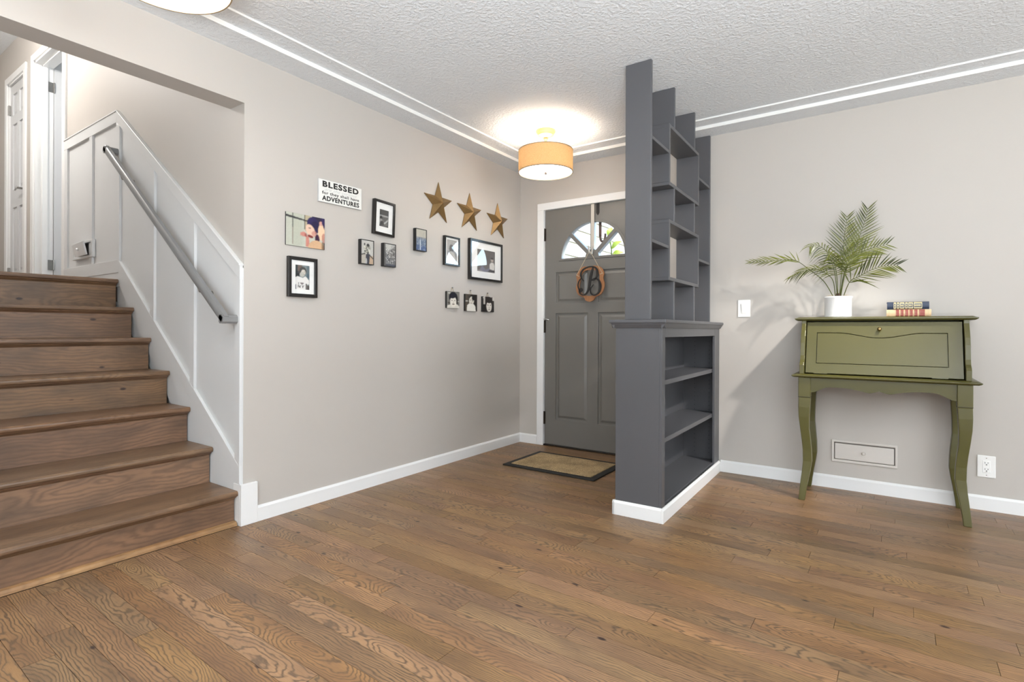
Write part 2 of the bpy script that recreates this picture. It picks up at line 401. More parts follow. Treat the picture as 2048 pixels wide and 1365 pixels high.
def tag(o, label, cat, group=None):
    o['label'] = label; o['category'] = cat
    if group: o['group'] = group
    return o
def struct(o): o['kind'] = 'structure'; return o
def thing(name, label, cat, loc=(0, 0, 0), rz=0.0, group=None, rx=0.0):
    o = bpy.data.objects.new(name, None); C.objects.link(o); o.empty_display_size = 0.1
    o.location = loc; o.rotation_euler = (rx, 0, rz); return tag(o, label, cat, group)
def sthing(name, loc=(0, 0, 0), rz=0.0):
    o = bpy.data.objects.new(name, None); C.objects.link(o); o.empty_display_size = 0.1
    o.location = loc; o.rotation_euler = (0, 0, rz); o['kind'] = 'structure'; return o

def plate(name, outer, holes, depth, axis, at, mat, parent=None, bevel=0.0, gco=None):
    """flat plate with holes: outline points in 2-D, thickness depth, lying at coordinate `at` on `axis`"""
    cu = bpy.data.curves.new('outline', 'CURVE'); cu.dimensions = '2D'; cu.fill_mode = 'BOTH'; cu.extrude = depth / 2
    for loop in [outer] + list(holes):
        sp = cu.splines.new('POLY'); sp.points.add(len(loop) - 1); sp.use_cyclic_u = True
        for p, q in zip(sp.points, loop): p.co = (q[0], q[1], 0, 1)
    tmp = bpy.data.objects.new('outline', cu); C.objects.link(tmp)
    dg = bpy.context.evaluated_depsgraph_get(); me = bpy.data.meshes.new_from_object(tmp.evaluated_get(dg))
    bpy.data.objects.remove(tmp, do_unlink=True); bpy.data.curves.remove(cu)
    for v in me.vertices:
        a, b, c = v.co
        v.co = {0: (at + c, a, b), 1: (a, at + c, b), 2: (a, b, at + c)}[axis]
    bm = bmesh.new(); bm.from_mesh(me); bmesh.ops.remove_doubles(bm, verts=bm.verts, dist=1e-6); bmesh.ops.recalc_face_normals(bm, faces=bm.faces); bm.to_mesh(me); bm.free()
    me.name = name
    return obj(name, me, mat, parent, bevel, False, gco)

def text_mesh(body, size, bold=0.0, spacing=1.0, shear=0.0, extrude=0.0006):
    cu = bpy.data.curves.new('lettering', 'FONT'); cu.body = body; cu.size = size; cu.offset = bold; cu.space_character = spacing; cu.shear = shear
    cu.align_x = 'CENTER'; cu.align_y = 'CENTER'; cu.extrude = extrude; cu.resolution_u = 3
    tmp = bpy.data.objects.new('lettering', cu); C.objects.link(tmp)
    dg = bpy.context.evaluated_depsgraph_get(); me = bpy.data.meshes.new_from_object(tmp.evaluated_get(dg))
    bpy.data.objects.remove(tmp, do_unlink=True); bpy.data.curves.remove(cu)
    return me

def ribbon(pts, widths, sub=8):
    """smooth stroke of changing width in 2-D -> outline polygon as quads list"""
    P = [Vector((p[0], p[1], 0)) for p in pts]; out = []; W = []
    n = len(P)
    for i in range(n - 1):
        p0, p1, p2, p3 = P[max(i - 1, 0)], P[i], P[i + 1], P[min(i + 2, n - 1)]
        for s in range(sub):
            t = s / sub
            out.append(0.5 * ((2 * p1) + (-p0 + p2) * t + (2 * p0 - 5 * p1 + 4 * p2 - p3) * t * t + (-p0 + 3 * p1 - 3 * p2 + p3) * t ** 3))
            W.append(widths[i] * (1 - t) + widths[i + 1] * t)
    out.append(P[-1]); W.append(widths[-1])
    return out, W

def smooth_pts(pts, sub=6, closed=False):
    P = [Vector(p) for p in pts]; n = len(P); out = []
    for i in range(n if closed else n - 1):
        if closed: p0, p1, p2, p3 = P[i - 1], P[i], P[(i + 1) % n], P[(i + 2) % n]
        else: p0, p1, p2, p3 = P[max(i - 1, 0)], P[i], P[i + 1], P[min(i + 2, n - 1)]
        for s in range(sub):
            t = s / sub
            out.append(0.5 * ((2 * p1) + (-p0 + p2) * t + (2 * p0 - 5 * p1 + 4 * p2 - p3) * t * t + (-p0 + 3 * p1 - 3 * p2 + p3) * t ** 3))
    if not closed: out.append(P[-1])
    return out

def copy_tree(o, parent=None):
    c = o.copy(); C.objects.link(c); c.parent = parent
    for ch in list(o.children): copy_tree(ch, c)
    return c

def project(p):
    d = Vector(p) - CAM; z = d.dot(_w)
    return (1024 + F_PX * d.dot(CR) / z, V0 - F_PX * d.dot(CU) / z) if z > 0.05 else None

# ================================================================== STRUCTURE
H1, H2, H3 = 2.44, 2.462, 2.471         # ceiling soffit, first and second step
S1, S2 = 0.172, 0.287                   # offsets of the steps from the walls
XR, YR = 7.0, -6.5                      # right and rear walls
YS = -2.563                             # stair side wall
HZ = 2.187                              # header underside
YL = -3.86                              # far side of the stair opening
ZL = 1.352                              # landing height
ZU = 3.772                              # upper ceiling

# ---- floor with single boards
floor = struct(MB().box((-0.02, YR, -0.12), (XR, 0.04, -0.014)).build('floor', 'basefloor'))
A0 = -0.0192; CA, SA = math.cos(A0), math.sin(A0); BW = 0.0845
def clip_rect(poly, x0, x1, y0, y1):
    for ax, lim, sg in ((0, x0, 1), (0, x1, -1), (1, y0, 1), (1, y1, -1)):
        out = []
        for i in range(len(poly)):
            p, q = poly[i], poly[(i + 1) % len(poly)]
            dp, dq = sg * (p[ax] - lim), sg * (q[ax] - lim)
            if dp >= 0: out.append(p)
            if dp * dq < 0:
                t = dp / (dp - dq); out.append((p[0] + (q[0] - p[0]) * t, p[1] + (q[1] - p[1]) * t))
        poly = out
        if len(poly) < 3: return []
    return poly
boards = []
rb = random.Random(11)
for row in range(-48, 34):
    c0 = -2.625 + row * BW; c1 = c0 + BW
    t = -1.2 + rb.uniform(-0.9, 0)
    while t < XR + 0.4:
        L = rb.choice([0.35, 0.45, 0.6, 0.75, 0.95, 1.2, 1.45]) * rb.uniform(0.9, 1.15)
        g = 0.0007
        quad = [(t + g, c0 + g), (t + L - g, c0 + g), (t + L - g, c1 - g), (t + g, c1 - g)]
        w = [(CA * a - SA * b, SA * a + CA * b) for a, b in quad]
        w = clip_rect(w, -0.006, XR - 0.002, YR + 0.002, 0.045)
        seed = rb.random()
        if w:
            cx = sum(p[0] for p in w) / len(w); cy = sum(p[1] for p in w) / len(w)
            ar = abs(sum(w[i][0] * w[(i + 1) % len(w)][1] - w[(i + 1) % len(w)][0] * w[i][1] for i in range(len(w)))) / 2
            vis = [project((p[0], p[1], 0)) for p in w + [(cx, cy)]]
            inview = any(q and -10 < q[0] < 2058 and 860 < q[1] < 1375 for q in vis)
            dist = (Vector((cx, cy, 0)) - CAM).length
            boards.append((inview, ar / dist ** 3, w, (c0 + c1) / 2, seed))
        t += L
def board_mesh(items, name):
    vs, fs, gc = [], [], []
    for _, _, w, mid, seed in items:
        n = len(vs); k = len(w)
        for z in (0.0, -0.013):
            for x, y in w:
                vs.append((x, y, z)); a = CA * x + SA * y; b = -SA * x + CA * y
                gc.append((a + seed * 31.0, b - mid, seed))
        fs.append(tuple(range(n, n + k)))
        for i in range(k):
            j = (i + 1) % k; fs.append((n + i, n + k + i, n + k + j, n + j))
    me = bpy.data.meshes.new(name); me.from_pydata(vs, [], fs)
    at = me.attributes.new('gco', 'FLOAT_VECTOR', 'POINT'); at.data.foreach_set('vector', np.array(gc, dtype=np.float32).ravel())
    return me
boards.sort(key=lambda b: (not b[0], -b[1]))
for b in boards[:300]:
    if not b[0]: break
    obj('floor_board', board_mesh([b], 'floor_board'), 'floor', floor)
nsing = len([o for o in floor.children])
rest = obj('floor_boards_beyond', board_mesh(boards[nsing:], 'floor_boards_beyond'), 'floor', floor); rest['kind'] = 'stuff'

# ---- walls
struct(MB().box((-0.138, YS, -0.12), (0, 0.0, 2.60)).box((-0.138, YL, HZ), (0, YS, 3.9)).box((-0.138, YR, -0.12), (0, YL, 2.6)).build('wall_left', 'wall'))
DX0, DX1, DH = 0.252, 1.196, 2.078
struct(MB().box((-0.14, 0, -0.12), (DX0, 0.14, 2.60)).box((DX1, 0, -0.12), (XR, 0.14, 2.60)).box((DX0, 0, DH), (DX1, 0.14, 2.60)).box((DX0, 0, -0.12), (DX1, 0.14, -0.016)).build('wall_back', 'wall'))
# rear and right walls with window openings
struct(MB().box((-0.14, YR - 0.14, -0.12), (1.05, YR, 2.6)).box((5.55, YR - 0.14, -0.12), (XR, YR, 2.6)).box((1.05, YR - 0.14, -0.12), (5.55, YR, 0.48)).box((1.05, YR - 0.14, 2.42), (5.55, YR, 2.6)).build('wall_rear', 'wall'))
struct(MB().box((XR, YR - 0.14, -0.12), (XR + 0.14, -4.25, 2.6)).box((XR, -0.95, -0.12), (XR + 0.14, 0.14, 2.6)).box((XR, -4.25, -0.12), (XR + 0.14, -0.95, 0.68)).box((XR, -4.25, 2.32), (XR + 0.14, -0.95, 2.6)).build('wall_right', 'wall'))
def window(name, horizontal, a0, a1, z0, z1, at, nmull):
    w = sthing(name)
    def bx(p, q, m='trim', n='window_frame'):
        lo = (p[0], at - 0.05, p[1]) if horizontal else (at - 0.05, p[0], p[1])
        hi = (q[0], at + 0.05, q[1]) if horizontal else (at + 0.05, q[0], q[1])
        MB().box(lo, hi).build(n, m, w)
    bx((a0, z0), (a1, z0 + 0.05)); bx((a0, z1 - 0.05), (a1, z1)); bx((a0, z0), (a0 + 0.05, z1)); bx((a1 - 0.05, z0), (a1, z1))
    for i in range(1, nmull):
        x = a0 + (a1 - a0) * i / nmull; bx((x - 0.03, z0), (x + 0.03, z1), n='mullion')
    lo = (a0, at - 0.003, z0) if horizontal else (at - 0.003, a0, z0); hi = (a1, at + 0.003, z1) if horizontal else (at + 0.003, a1, z1)
    MB().box(lo, hi).build('sky_blocker', 'trim', w)  # opaque sheet added in the opening to keep sky light out
window('window_1', True, 1.05, 5.55, 0.48, 2.42, YR - 0.07, 3)
window('window_2', False, -4.25, -0.95, 0.68, 2.32, XR + 0.07, 3)

# ---- stepped ceiling
cm = MB()
cm.box((0, YR, H1), (S1, 0, 2.62)); cm.box((S1, -S1, H1), (XR, 0, 2.62))
cm.box((S1, YR, H2), (S2, -S1, 2.62)); cm.box((S2, -S2, H2), (XR, -S1, 2.62))
cm.box((S2, YR, H3), (XR, -S2, 2.62))
struct(cm.build('ceiling', 'ceil'))
# step faces made whiter: the light they catch is put into the colour
t1 = MB()
t1.box((S1, YR, H1 - 0.001), (S1 + 0.0025, -S1 - 0.0025, H2)).box((S1, -S1 - 0.0025, H1 - 0.001), (XR, -S1, H2))
struct(t1.build('trim_1', 'steplit'))
t2 = MB()
t2.box((S2, YR, H2 - 0.001), (S2 + 0.0025, -S2 - 0.0025, H3)).box((S2, -S2 - 0.0025, H2 - 0.001), (XR, -S2, H3))
struct(t2.build('trim_2', 'steplit'))

# ---- upper hall
HX = -4.63
D1A, D1B, D2A, D2B, DZ = -3.48, -2.722, -4.305, -3.775, 3.385
wl = MB()
wl.box((D1B, YS, -0.12), (-0.138, YS + 0.12, 3.9))
wl.box((D1A, YS, DZ), (D1B, YS + 0.12, 3.9)); wl.box((D2B, YS, 1.2), (D1A, YS + 0.12, 3.9)); wl.box((D2A, YS, DZ), (D2B, YS + 0.12, 3.9)); wl.box((HX - 0.1, YS, 1.2), (D2A, YS + 0.12, 3.9))
wl.box((D1A, YS, 1.2), (D1B, YS + 0.12, ZL - 0.03)); wl.box((D2A, YS, 1.2), (D2B, YS + 0.12, ZL - 0.03))
struct(wl.build('wall_stairs', 'hallwall'))
struct(MB().box((HX - 0.1, YL - 0.1, 1.2), (HX, YS, 3.9)).build('wall_hall', 'hallwall'))
struct(MB().box((HX - 0.1, YL - 0.1, -0.12), (-0.138, YL, 3.9)).build('wall_stairwell', 'hallwall'))
struct(MB().box((HX - 0.1, YL - 0.1, ZU), (-0.1, 0.1, 3.95)).build('ceiling', 'ceil'))
struct(MB().box((-3.72, YS + 0.12, 1.2), (-3.58, -0.4, 3.9)).box((-3.72, -0.4, 1.2), (-0.6, -0.3, 3.9)).box((-0.7, YS + 0.12, 1.2), (-0.6, -0.3, 3.9)).build('wall_bedroom', 'halldoor'))
lf = struct(MB().box((HX, YL, -0.12), (-1.88, YS, ZL - 0.02)).box((-1.88, YL, -0.12), (-0.138, YS, -0.001)).box((-1.88, YL, 1.2), (-1.62, YS, ZL - 0.03)).box((-3.6, YS, 1.2), (-0.7, -0.4, ZL - 0.02)).build('floor', 'basefloor'))
for i in range(16):                                   # landing boards run across the hall
    x1 = -1.60 - i * 0.19
    MB().box((x1 - 0.188, YL, ZL - 0.02), (x1, YS - 0.001, ZL)).build('floor_board', 'tread', lf, gco=1)

# ---- baseboards
BH, BT = 0.082, 0.013
def base_profile(h=BH, t=BT): return [(0, 0), (t, 0), (t, h - 0.012), (t * 0.45, h), (0, h)]
m = MB(); m.prism([(a, b) for a, b in base_profile()], 1, -2.492, 0.0)
bl = sthing('baseboard_left')
m.build('base_board', 'trim', bl)
MB().box((0, YS - 0.019, 0), (0.017, -2.492, 0.213)).build('corner_block', 'trim', bl, bevel=0.002)
m = MB(); m.prism(base_profile(), 1, YR, YL); m.build('base_board', 'trim', bl)
bb = sthing('baseboard_back')
m = MB(); m.prism([(-a, b) for a, b in base_profile()], 0, 0.0, 0.19); m.build('base_board', 'trim', bb)
m = MB(); m.prism([(-a, b) for a, b in base_profile()], 0, 1.757, XR); m.build('base_board', 'trim', bb)

# ---- door casings (trims)
def casing(name, x0, x1, z0, zt, y, wd=0.068, th=0.016, sides=('l', 'r')):
    t = sthing(name)
    if 'l' in sides: MB().box((x0 - wd, y - th, z0), (x0, y, zt + wd * 0)).build('casing_leg', 'trim', t, bevel=0.003)
    if 'r' in sides: MB().box((x1, y - th, z0), (x1 + wd, y, zt)).build('casing_leg', 'trim', t, bevel=0.003)
    MB().box((x0 - wd, y - th, zt), (x1 + wd, y, zt + 0.062)).build('casing_head', 'trim', t, bevel=0.003)
    return t
tc_ = casing('trim_3', DX0 + 0.006, DX1 - 0.006, 0.0, DH - 0.006, 0.0, 0.066)
MB().box((DX0 - 0.0, 0.0, 0.0), (DX0 + 0.006, 0.13, DH)).build('door_jamb', 'trim', tc_)
MB().box((DX1 - 0.006, 0.0, 0.0), (DX1, 0.13, DH)).build('door_jamb', 'trim', tc_)
MB().box((DX0, 0.0, DH - 0.006), (DX1, 0.13, DH)).build('door_jamb', 'trim', tc_)
tc1 = casing('trim_4', D1A, D1B, ZL, DZ, YS)
for (a, b) in ((D1A - 0.001, D1A + 0.018), (D1B - 0.018, D1B + 0.001)):
    MB().box((a, YS - 0.004, ZL), (b, YS + 0.125, DZ)).build('door_jamb', 'trim', tc1)
MB().box((D1A, YS - 0.004, DZ - 0.018), (D1B, YS + 0.125, DZ)).build('door_jamb', 'trim', tc1)
MB().box((D1A + 0.018, YS + 0.045, ZL), (D1A + 0.030, YS + 0.082, DZ - 0.018)).build('door_stop', 'trim', tc1)
MB().box((D1A + 0.018, YS + 0.045, DZ - 0.030), (D1B - 0.018, YS + 0.082, DZ - 0.018)).build('door_stop', 'trim', tc1)
tc2 = casing('trim_5', D2A, D2B, ZL, DZ, YS)
for (a, b) in ((D2A - 0.001, D2A + 0.016), (D2B - 0.016, D2B + 0.001)):
    MB().box((a, YS - 0.004, ZL), (b, YS + 0.115, DZ)).build('door_jamb', 'trim', tc2)
MB().box((D2A, YS - 0.004, DZ - 0.016), (D2B, YS + 0.115, DZ)).build('door_jamb', 'trim', tc2)
tc3 = sthing('trim_6')
MB().box((HX, YS - 0.16, ZL), (HX + 0.018, YS - 0.05, DZ + 0.06)).build('casing_leg', 'trim', tc3, bevel=0.003)
MB().box((HX, YL + 0.2, DZ), (HX + 0.018, YS - 0.16, DZ + 0.06)).build('casing_head', 'trim', tc3, bevel=0.003)
MB().box((HX, YL + 0.2, ZL), (HX + 0.008, YS - 0.16, DZ)).build('door_leaf', 'halldoor', tc3)

# ---- doors
def frustum(mb, x0, x1, z0, z1, y_edge, y_top, inset):
    n = len(mb.v)
    mb.v += [(x0, y_edge, z0), (x1, y_edge, z0), (x1, y_edge, z1), (x0, y_edge, z1),
             (x0 + inset, y_top, z0 + inset), (x1 - inset, y_top, z0 + inset), (x1 - inset, y_top, z1 - inset), (x0 + inset, y_top, z1 - inset)]
    mb.f += [(n + 4, n + 5, n + 6, n + 7), (n, n + 1, n + 5, n + 4), (n + 1, n + 2, n + 6, n + 5), (n + 2, n + 3, n + 7, n + 6), (n + 3, n, n + 4, n + 7), (n + 3, n + 2, n + 1, n)]

def rect(x0, x1, z0, z1): return [(x0, z0), (x1, z0), (x1, z1), (x0, z1)]
YD = 0.006                                             # front face of the entry door
d1 = sthing('door_1')
da, db = 0.262, 1.186; dc = (da + db) / 2
FX, FZ, FR = 0.722, 1.630, 0.300
arc = [(FX + FR * math.cos(PI * i / 40), FZ + FR * math.sin(PI * i / 40)) for i in range(41)]
PAN = [(0.372, 0.684, 0.236, 1.163), (0.776, 1.088, 0.236, 1.163), (0.372, 0.684, 1.250, 1.520), (0.776, 1.088, 1.250, 1.520)]
plate('slab', rect(da, db, 0.014, DH - 0.010), [arc] + [rect(*p) for p in PAN], 0.040, 1, YD + 0.020, 'door', d1, bevel=0.002)
for p in PAN:
    k = MB(); frustum(k, p[0] - 0.002, p[1] + 0.002, p[2] - 0.002, p[3] + 0.002, YD + 0.016, YD + 0.016, 0.002)
    pn = MB(); pn.box((p[0] - 0.002, YD + 0.014, p[2] - 0.002), (p[1] + 0.002, YD + 0.036, p[3] + 0.002))
    frustum(pn, p[0] + 0.016, p[1] - 0.016, p[2] + 0.016, p[3] - 0.016, YD + 0.0139, YD + 0.004, 0.020)
    pn.build('panel', 'door', d1)
# arched frame, muntins and the four panes of the fan light
arc_o = [(FX + (FR + 0.016) * math.cos(PI * i / 40), FZ + (FR + 0.016) * math.sin(PI * i / 40)) for i in range(41)]
arc_i = [(FX + (FR - 0.010) * math.cos(PI * i / 40), FZ + 0.004 + (FR - 0.010) * math.sin(PI * i / 40)) for i in range(41)]
ring_o = [(FX - FR - 0.016, FZ - 0.014)] + list(reversed(arc_o)) + [(FX + FR + 0.016, FZ - 0.014)]
plate('fan_light_frame', ring_o, [arc_i], 0.056, 1, YD + 0.020, 'door', d1, bevel=0.003)
for a in (45, 90, 135):
    ca, sa = math.cos(math.radians(a)), math.sin(math.radians(a)); hw = 0.017
    poly = [(FX - sa * hw, FZ + ca * hw), (FX + sa * hw, FZ - ca * hw), (FX + sa * hw + ca * (FR - 0.004), FZ - ca * hw + sa * (FR - 0.004)), (FX - sa * hw + ca * (FR - 0.004), FZ + ca * hw + sa * (FR - 0.004))]
    MB().prism(poly, 1, YD - 0.006, YD + 0.046).build('muntin', 'door', d1, bevel=0.004)
MB().prism([(FX + 0.062 * math.cos(PI * i / 14), FZ + 0.002 + 0.062 * math.sin(PI * i / 14)) for i in range(15)], 1, YD - 0.007, YD + 0.047).build('fan_light_hub', 'door', d1, bevel=0.003)
for q in range(4):
    pts = [(FX, FZ)] + [(FX + (FR - 0.006) * math.cos(math.radians(45 * q + 45 * i / 10)), FZ + (FR - 0.006) * math.sin(math.radians(45 * q + 45 * i / 10))) for i in range(11)]
    MB().prism(pts, 1, YD + 0.018, YD + 0.022).build('pane', 'glass', d1)
for zc in (1.857, 1.048, 0.243):
    h = MB(); h.box((DX0 + 0.004, YD - 0.004, zc - 0.055), (da + 0.010, YD + 0.002, zc + 0.055)); h.lathe([(0.006, -0.056), (0.006, 0.056)], (da - 0.004, YD - 0.007, zc), 10)
    h.build('hinge', 'bronze', d1)
MB().tube([(da, -0.014, 1.112), (da + 0.030, -0.020, 1.112), (da + 0.052, -0.010, 1.106)], [0.004, 0.004, 0.006], 8).build('hinge_stop', 'nickel', d1)
MB().lathe([(0.0, 0.0), (0.031, 0.0), (0.031, -0.008), (0.012, -0.012), (0.012, -0.030), (0.026, -0.040), (0.026, -0.060), (0.0, -0.068)], (db - 0.065, YD, 0.98), 20, axis=1).build('door_knob', 'bronze', d1, smooth=True)
MB().box((DX0, -0.01, 0.0), (DX1, 0.13, 0.012)).build('threshold', 'bronze', d1, bevel=0.004)

def hall_door(name, along, mat='halldoor'):
    """six-panel door leaf, local x 0..w, front at y = 0 facing -y"""
    d = sthing(name); w = along; hgt = DZ - ZL - 0.024
    st = 0.105 * w / 0.72; mid = 0.10 * w / 0.72
    xs = [(st, w / 2 - mid / 2), (w / 2 + mid / 2, w - st)]
    zs = [(0.20, 0.82), (0.995, 1.625), (1.715, 1.92)]
    holes = [rect(x[0], x[1], z[0], z[1]) for x in xs for z in zs]
    plate('slab', rect(0, w, 0.006, hgt), holes, 0.034, 1, 0.017, mat, d, bevel=0.002)
    for x in xs:
        for z in zs:
            p = MB(); p.box((x[0] - 0.001, 0.012, z[0] - 0.001), (x[1] + 0.001, 0.030, z[1] + 0.001)); frustum(p, x[0] + 0.014, x[1] - 0.014, z[0] + 0.014, z[1] - 0.014, 0.0119, 0.004, 0.018)
            p.build('panel', mat, d)
    return d
d2 = hall_door('door_2', D2B - D2A - 0.036); d2.location = (D2A + 0.018, YS + 0.012, ZL + 0.004)
lv = MB(); lv.lathe([(0.0, 0.0), (0.026, 0.0), (0.026, -0.008), (0.010, -0.012), (0.010, -0.045)], (D2B - D2A - 0.085, 0.0, 0.955), 16, axis=1)
lv.tube([(D2B - D2A - 0.085, -0.043, 0.955), (D2B - D2A - 0.14, -0.046, 0.958), (D2B - D2A - 0.20, -0.040, 0.952)], [0.010, 0.008, 0.007], 8)
lv.build('lever_handle', 'nickel', d2, smooth=True)
for zc in (1.78, 0.20):
    MB().box((-0.030, -0.020, zc - 0.045), (0.014, -0.002, zc + 0.045)).build('hinge', 'nickel', d2)
d3 = hall_door('door_3', D1B - D1A - 0.044); d3.location = (D1A + 0.024, YS + 0.128, ZL + 0.004); d3.rotation_euler = (0, 0, math.radians(88))
for zc in (1.84, 0.235):
    h = MB(); h.box((-0.004, 0.0335, zc - 0.045), (-0.003, 0.08, zc + 0.045))
    hh = MB().box((D1A + 0.0185, YS + 0.088, ZL + zc - 0.045), (D1A + 0.0205, YS + 0.124, ZL + zc + 0.045)); hh.lathe([(0.006, -0.046), (0.006, 0.046)], (D1A + 0.026, YS + 0.128, ZL + zc), 10)
    o = hh.build('hinge', 'nickel', tc1)

# ================================================================== STAIRS
st = thing('staircase', 'brown stained wooden staircase of seven steps rising through the wall opening', 'staircase', (0, 0, 0))
RI, GO, Z0 = 0.195, 0.2585, 0.178
YT0, YT1 = YL + 0.002, YS - 0.019
for i in range(7):
    xn = -0.012 - GO * i; zt = Z0 + RI * i
    xb = xn - GO - 0.034 if i < 6 else xn - 0.10
    if i == 6: zt = ZL; xb = -1.606
    # tread with a rounded nosing
    prof = [(xb, zt - 0.026), (xn - 0.004, zt - 0.026), (xn, zt - 0.021), (xn + 0.001, zt - 0.013), (xn, zt - 0.006), (xn - 0.007, zt), (xb, zt)]
    t = MB().prism(prof, 1, YT0, YT1).build('tread', 'tread', st, gco=1)
    MB().prism([(xn - 0.031, zt - 0.027), (xn - 0.011, zt - 0.027), (xn - 0.015, zt - 0.034), (xn - 0.024, zt - 0.038), (xn - 0.031, zt - 0.046)], 1, YT0, YT1 - 0.003).build('cove_moulding', 'tread', t, gco=1)
    MB().box((xn - GO - 0.052, YT0, 0.0), (xn - 0.0505, YT1 - 0.005, zt - 0.028)).build('light_blocker', 'basefloor', st)  # dark filler added under the tread to stop light leaking through
    zb = (Z0 + RI * (i - 1)) if i else 0.0
    MB().box((xn - 0.050, YT0, zb + (0.0005 if i else 0.0)), (xn - 0.031, YT1 - 0.004, zt - 0.027)).build('riser', 'riser', st, gco=1)
MB().prism([(-0.043, 0.0005), (-0.012, 0.0005), (-0.013, 0.010), (-0.020, 0.018), (-0.030, 0.022), (-0.043, 0.022)], 1, YT0, YT1 - 0.003).build('shoe_moulding', 'shoe', st, gco=1)

# ---- wainscot on the stair wall
wn_ = sthing('trim_7')
SL = 0.7256
def zcap(x): return 2.512 if x < -1.6 else 2.512 - SL * (x + 1.6)
def zrail(x): return 1.486 if x < -1.566 else 1.486 - 0.754 * (x + 1.566)
XW = -2.648
face = [(XW, 1.2), (-1.7, 1.2), (0.0, -0.01), (0.0, zcap(0) - 0.02), (-1.6, zcap(-1.6) - 0.02), (XW, zcap(XW) - 0.02)]
MB().prism(face, 1, YS - 0.005, YS - 0.0002).build('panel_board', 'wains', wn_)
# cap rail
def band(f, lo, hi, x_a, x_b, y0, y1, name, knee, bev=0.002):
    MB().prism([(x_a, f(x_a) + lo), (knee, f(knee) + lo), (knee, f(knee) + hi), (x_a, f(x_a) + hi)], 1, y0, y1).build(name, 'wains', wn_, bevel=bev)
    MB().prism([(knee, f(knee) + lo), (x_b, f(x_b) + lo), (x_b, f(x_b) + hi), (knee, f(knee) + hi)], 1, y0, y1).build(name, 'wains', wn_, bevel=bev)
band(zcap, -0.082, -0.006, XW, 0.0, YS - 0.021, YS - 0.004, 'cap_rail', -1.6)
band(zcap, -0.008, 0.002, XW, 0.0, YS - 0.026, YS, 'cap_ledge', -1.6)
band(zrail, -0.088, 0.0, XW, 0.0, YS - 0.0205, YS - 0.004, 'skirt_rail', -1.566)
# skirt board between rail and treads
MB().prism([(XW, ZL - 0.05), (-1.55, ZL - 0.05), (-0.18, 0.0), (0.0, 0.0), (0.0, zrail(0) - 0.086), (-1.566, zrail(-1.566) - 0.086), (XW, zrail(XW) - 0.086)], 1, YS - 0.0165, YS - 0.004).build('skirt_board', 'wains', wn_)
MB().box((-0.06, YS - 0.0185, 0.0), (-0.0003, YS - 0.0005, 0.213)).build('skirt_end', 'trim', wn_, bevel=0.002)
for xc, wd in ((-2.608, 0.058), (-2.08, 0.060), (-1.582, 0.058), (-1.04, 0.056), (-0.517, 0.052), (-0.026, 0.050)):
    a, b = xc - wd / 2, xc + wd / 2
    MB().prism([(a, zrail(a) - 0.01), (b, zrail(b) - 0.01), (b, zcap(b) - 0.078), (a, zcap(a) - 0.078)], 1, YS - 0.0195, YS - 0.004).build('batten', 'wains', wn_, bevel=0.002)

# ---- handrail
hr = thing('handrail', 'grey painted handrail sloping up the white stair panelling', 'handrail', (-0.8, YS, 1.0))
hx = lambda x, y, z: (x + 0.8, y - YS, z - 1.0)
yh = YS - 0.078
def railbox(p, q, wy, hz):
    """bar of rectangular section with clipped corners from p to q"""
    p, q = Vector(p), Vector(q); t = (q - p).normalized()
    side = t.cross(Vector((0, 0, 1))).normalized(); up = side.cross(t).normalized()
    sec = [(-0.5, -0.28), (-0.3, -0.5), (0.3, -0.5), (0.5, -0.28), (0.5, 0.28), (0.3, 0.5), (-0.3, 0.5), (-0.5, 0.28)]
    return MB().loft([[c + side * (a * wy) + up * (b * hz) for a, b in sec] for c in (p, q)])
railbox(hx(-1.600, yh, 2.232), hx(-0.030, yh, 1.062), 0.036, 0.047).build('rail', 'rail', hr, smooth=True)
railbox(hx(-1.585, yh - 0.018, 2.220), hx(-1.585, YS - 0.006, 2.220), 0.044, 0.044).build('wall_return', 'rail', hr)
railbox(hx(-0.040, yh - 0.018, 1.066), hx(-0.040, YS - 0.004, 1.066), 0.044, 0.044).build('wall_return', 'rail', hr)
for xb in (-1.36, -0.32):
    zb = 2.232 - (xb + 1.6) * 0.745
    b = MB(); b.tube([hx(xb, yh, zb - 0.032), hx(xb, yh + 0.01, zb - 0.060), hx(xb, YS - 0.02, zb - 0.075), hx(xb, YS - 0.004, zb - 0.075)], 0.006, 8); b.lathe([(0.022, -0.004), (0.022, 0.0)], hx(xb, YS - 0.004, zb - 0.075), 14, axis=1)
    b.build('bracket', 'nickel', hr)

# ---- flap register beside the landing
v = thing('wall_register', 'white wall register with its flap hanging open above the stair landing', 'vent', (-2.22, YS - 0.006, 1.604))
plate('vent_frame', rect(-0.205, 0.205, -0.066, 0.066), [rect(-0.175, 0.175, -0.046, 0.046)], 0.022, 1, -0.011, 'wains', v, bevel=0.003)
MB().box((-0.176, -0.003, -0.047), (0.176, -0.001, 0.047)).build('vent_opening', 'slot', v)
fl = MB().prism([(-0.172, -0.052), (0.150, -0.052), (0.150, 0.048), (-0.172, 0.048)], 1, -0.006, 0.006).build('flap', 'wains', v, bevel=0.003)
fl.location = (-0.004, -0.034, 0.004); fl.rotation_euler = (math.radians(12), 0, math.radians(-5))
MB().lathe([(0.0, -0.016), (0.009, -0.014), (0.012, -0.006), (0.006, 0.0)], (-0.012, -0.006, 0.0), 12, axis=1).build('knob', 'trim', fl, smooth=True)

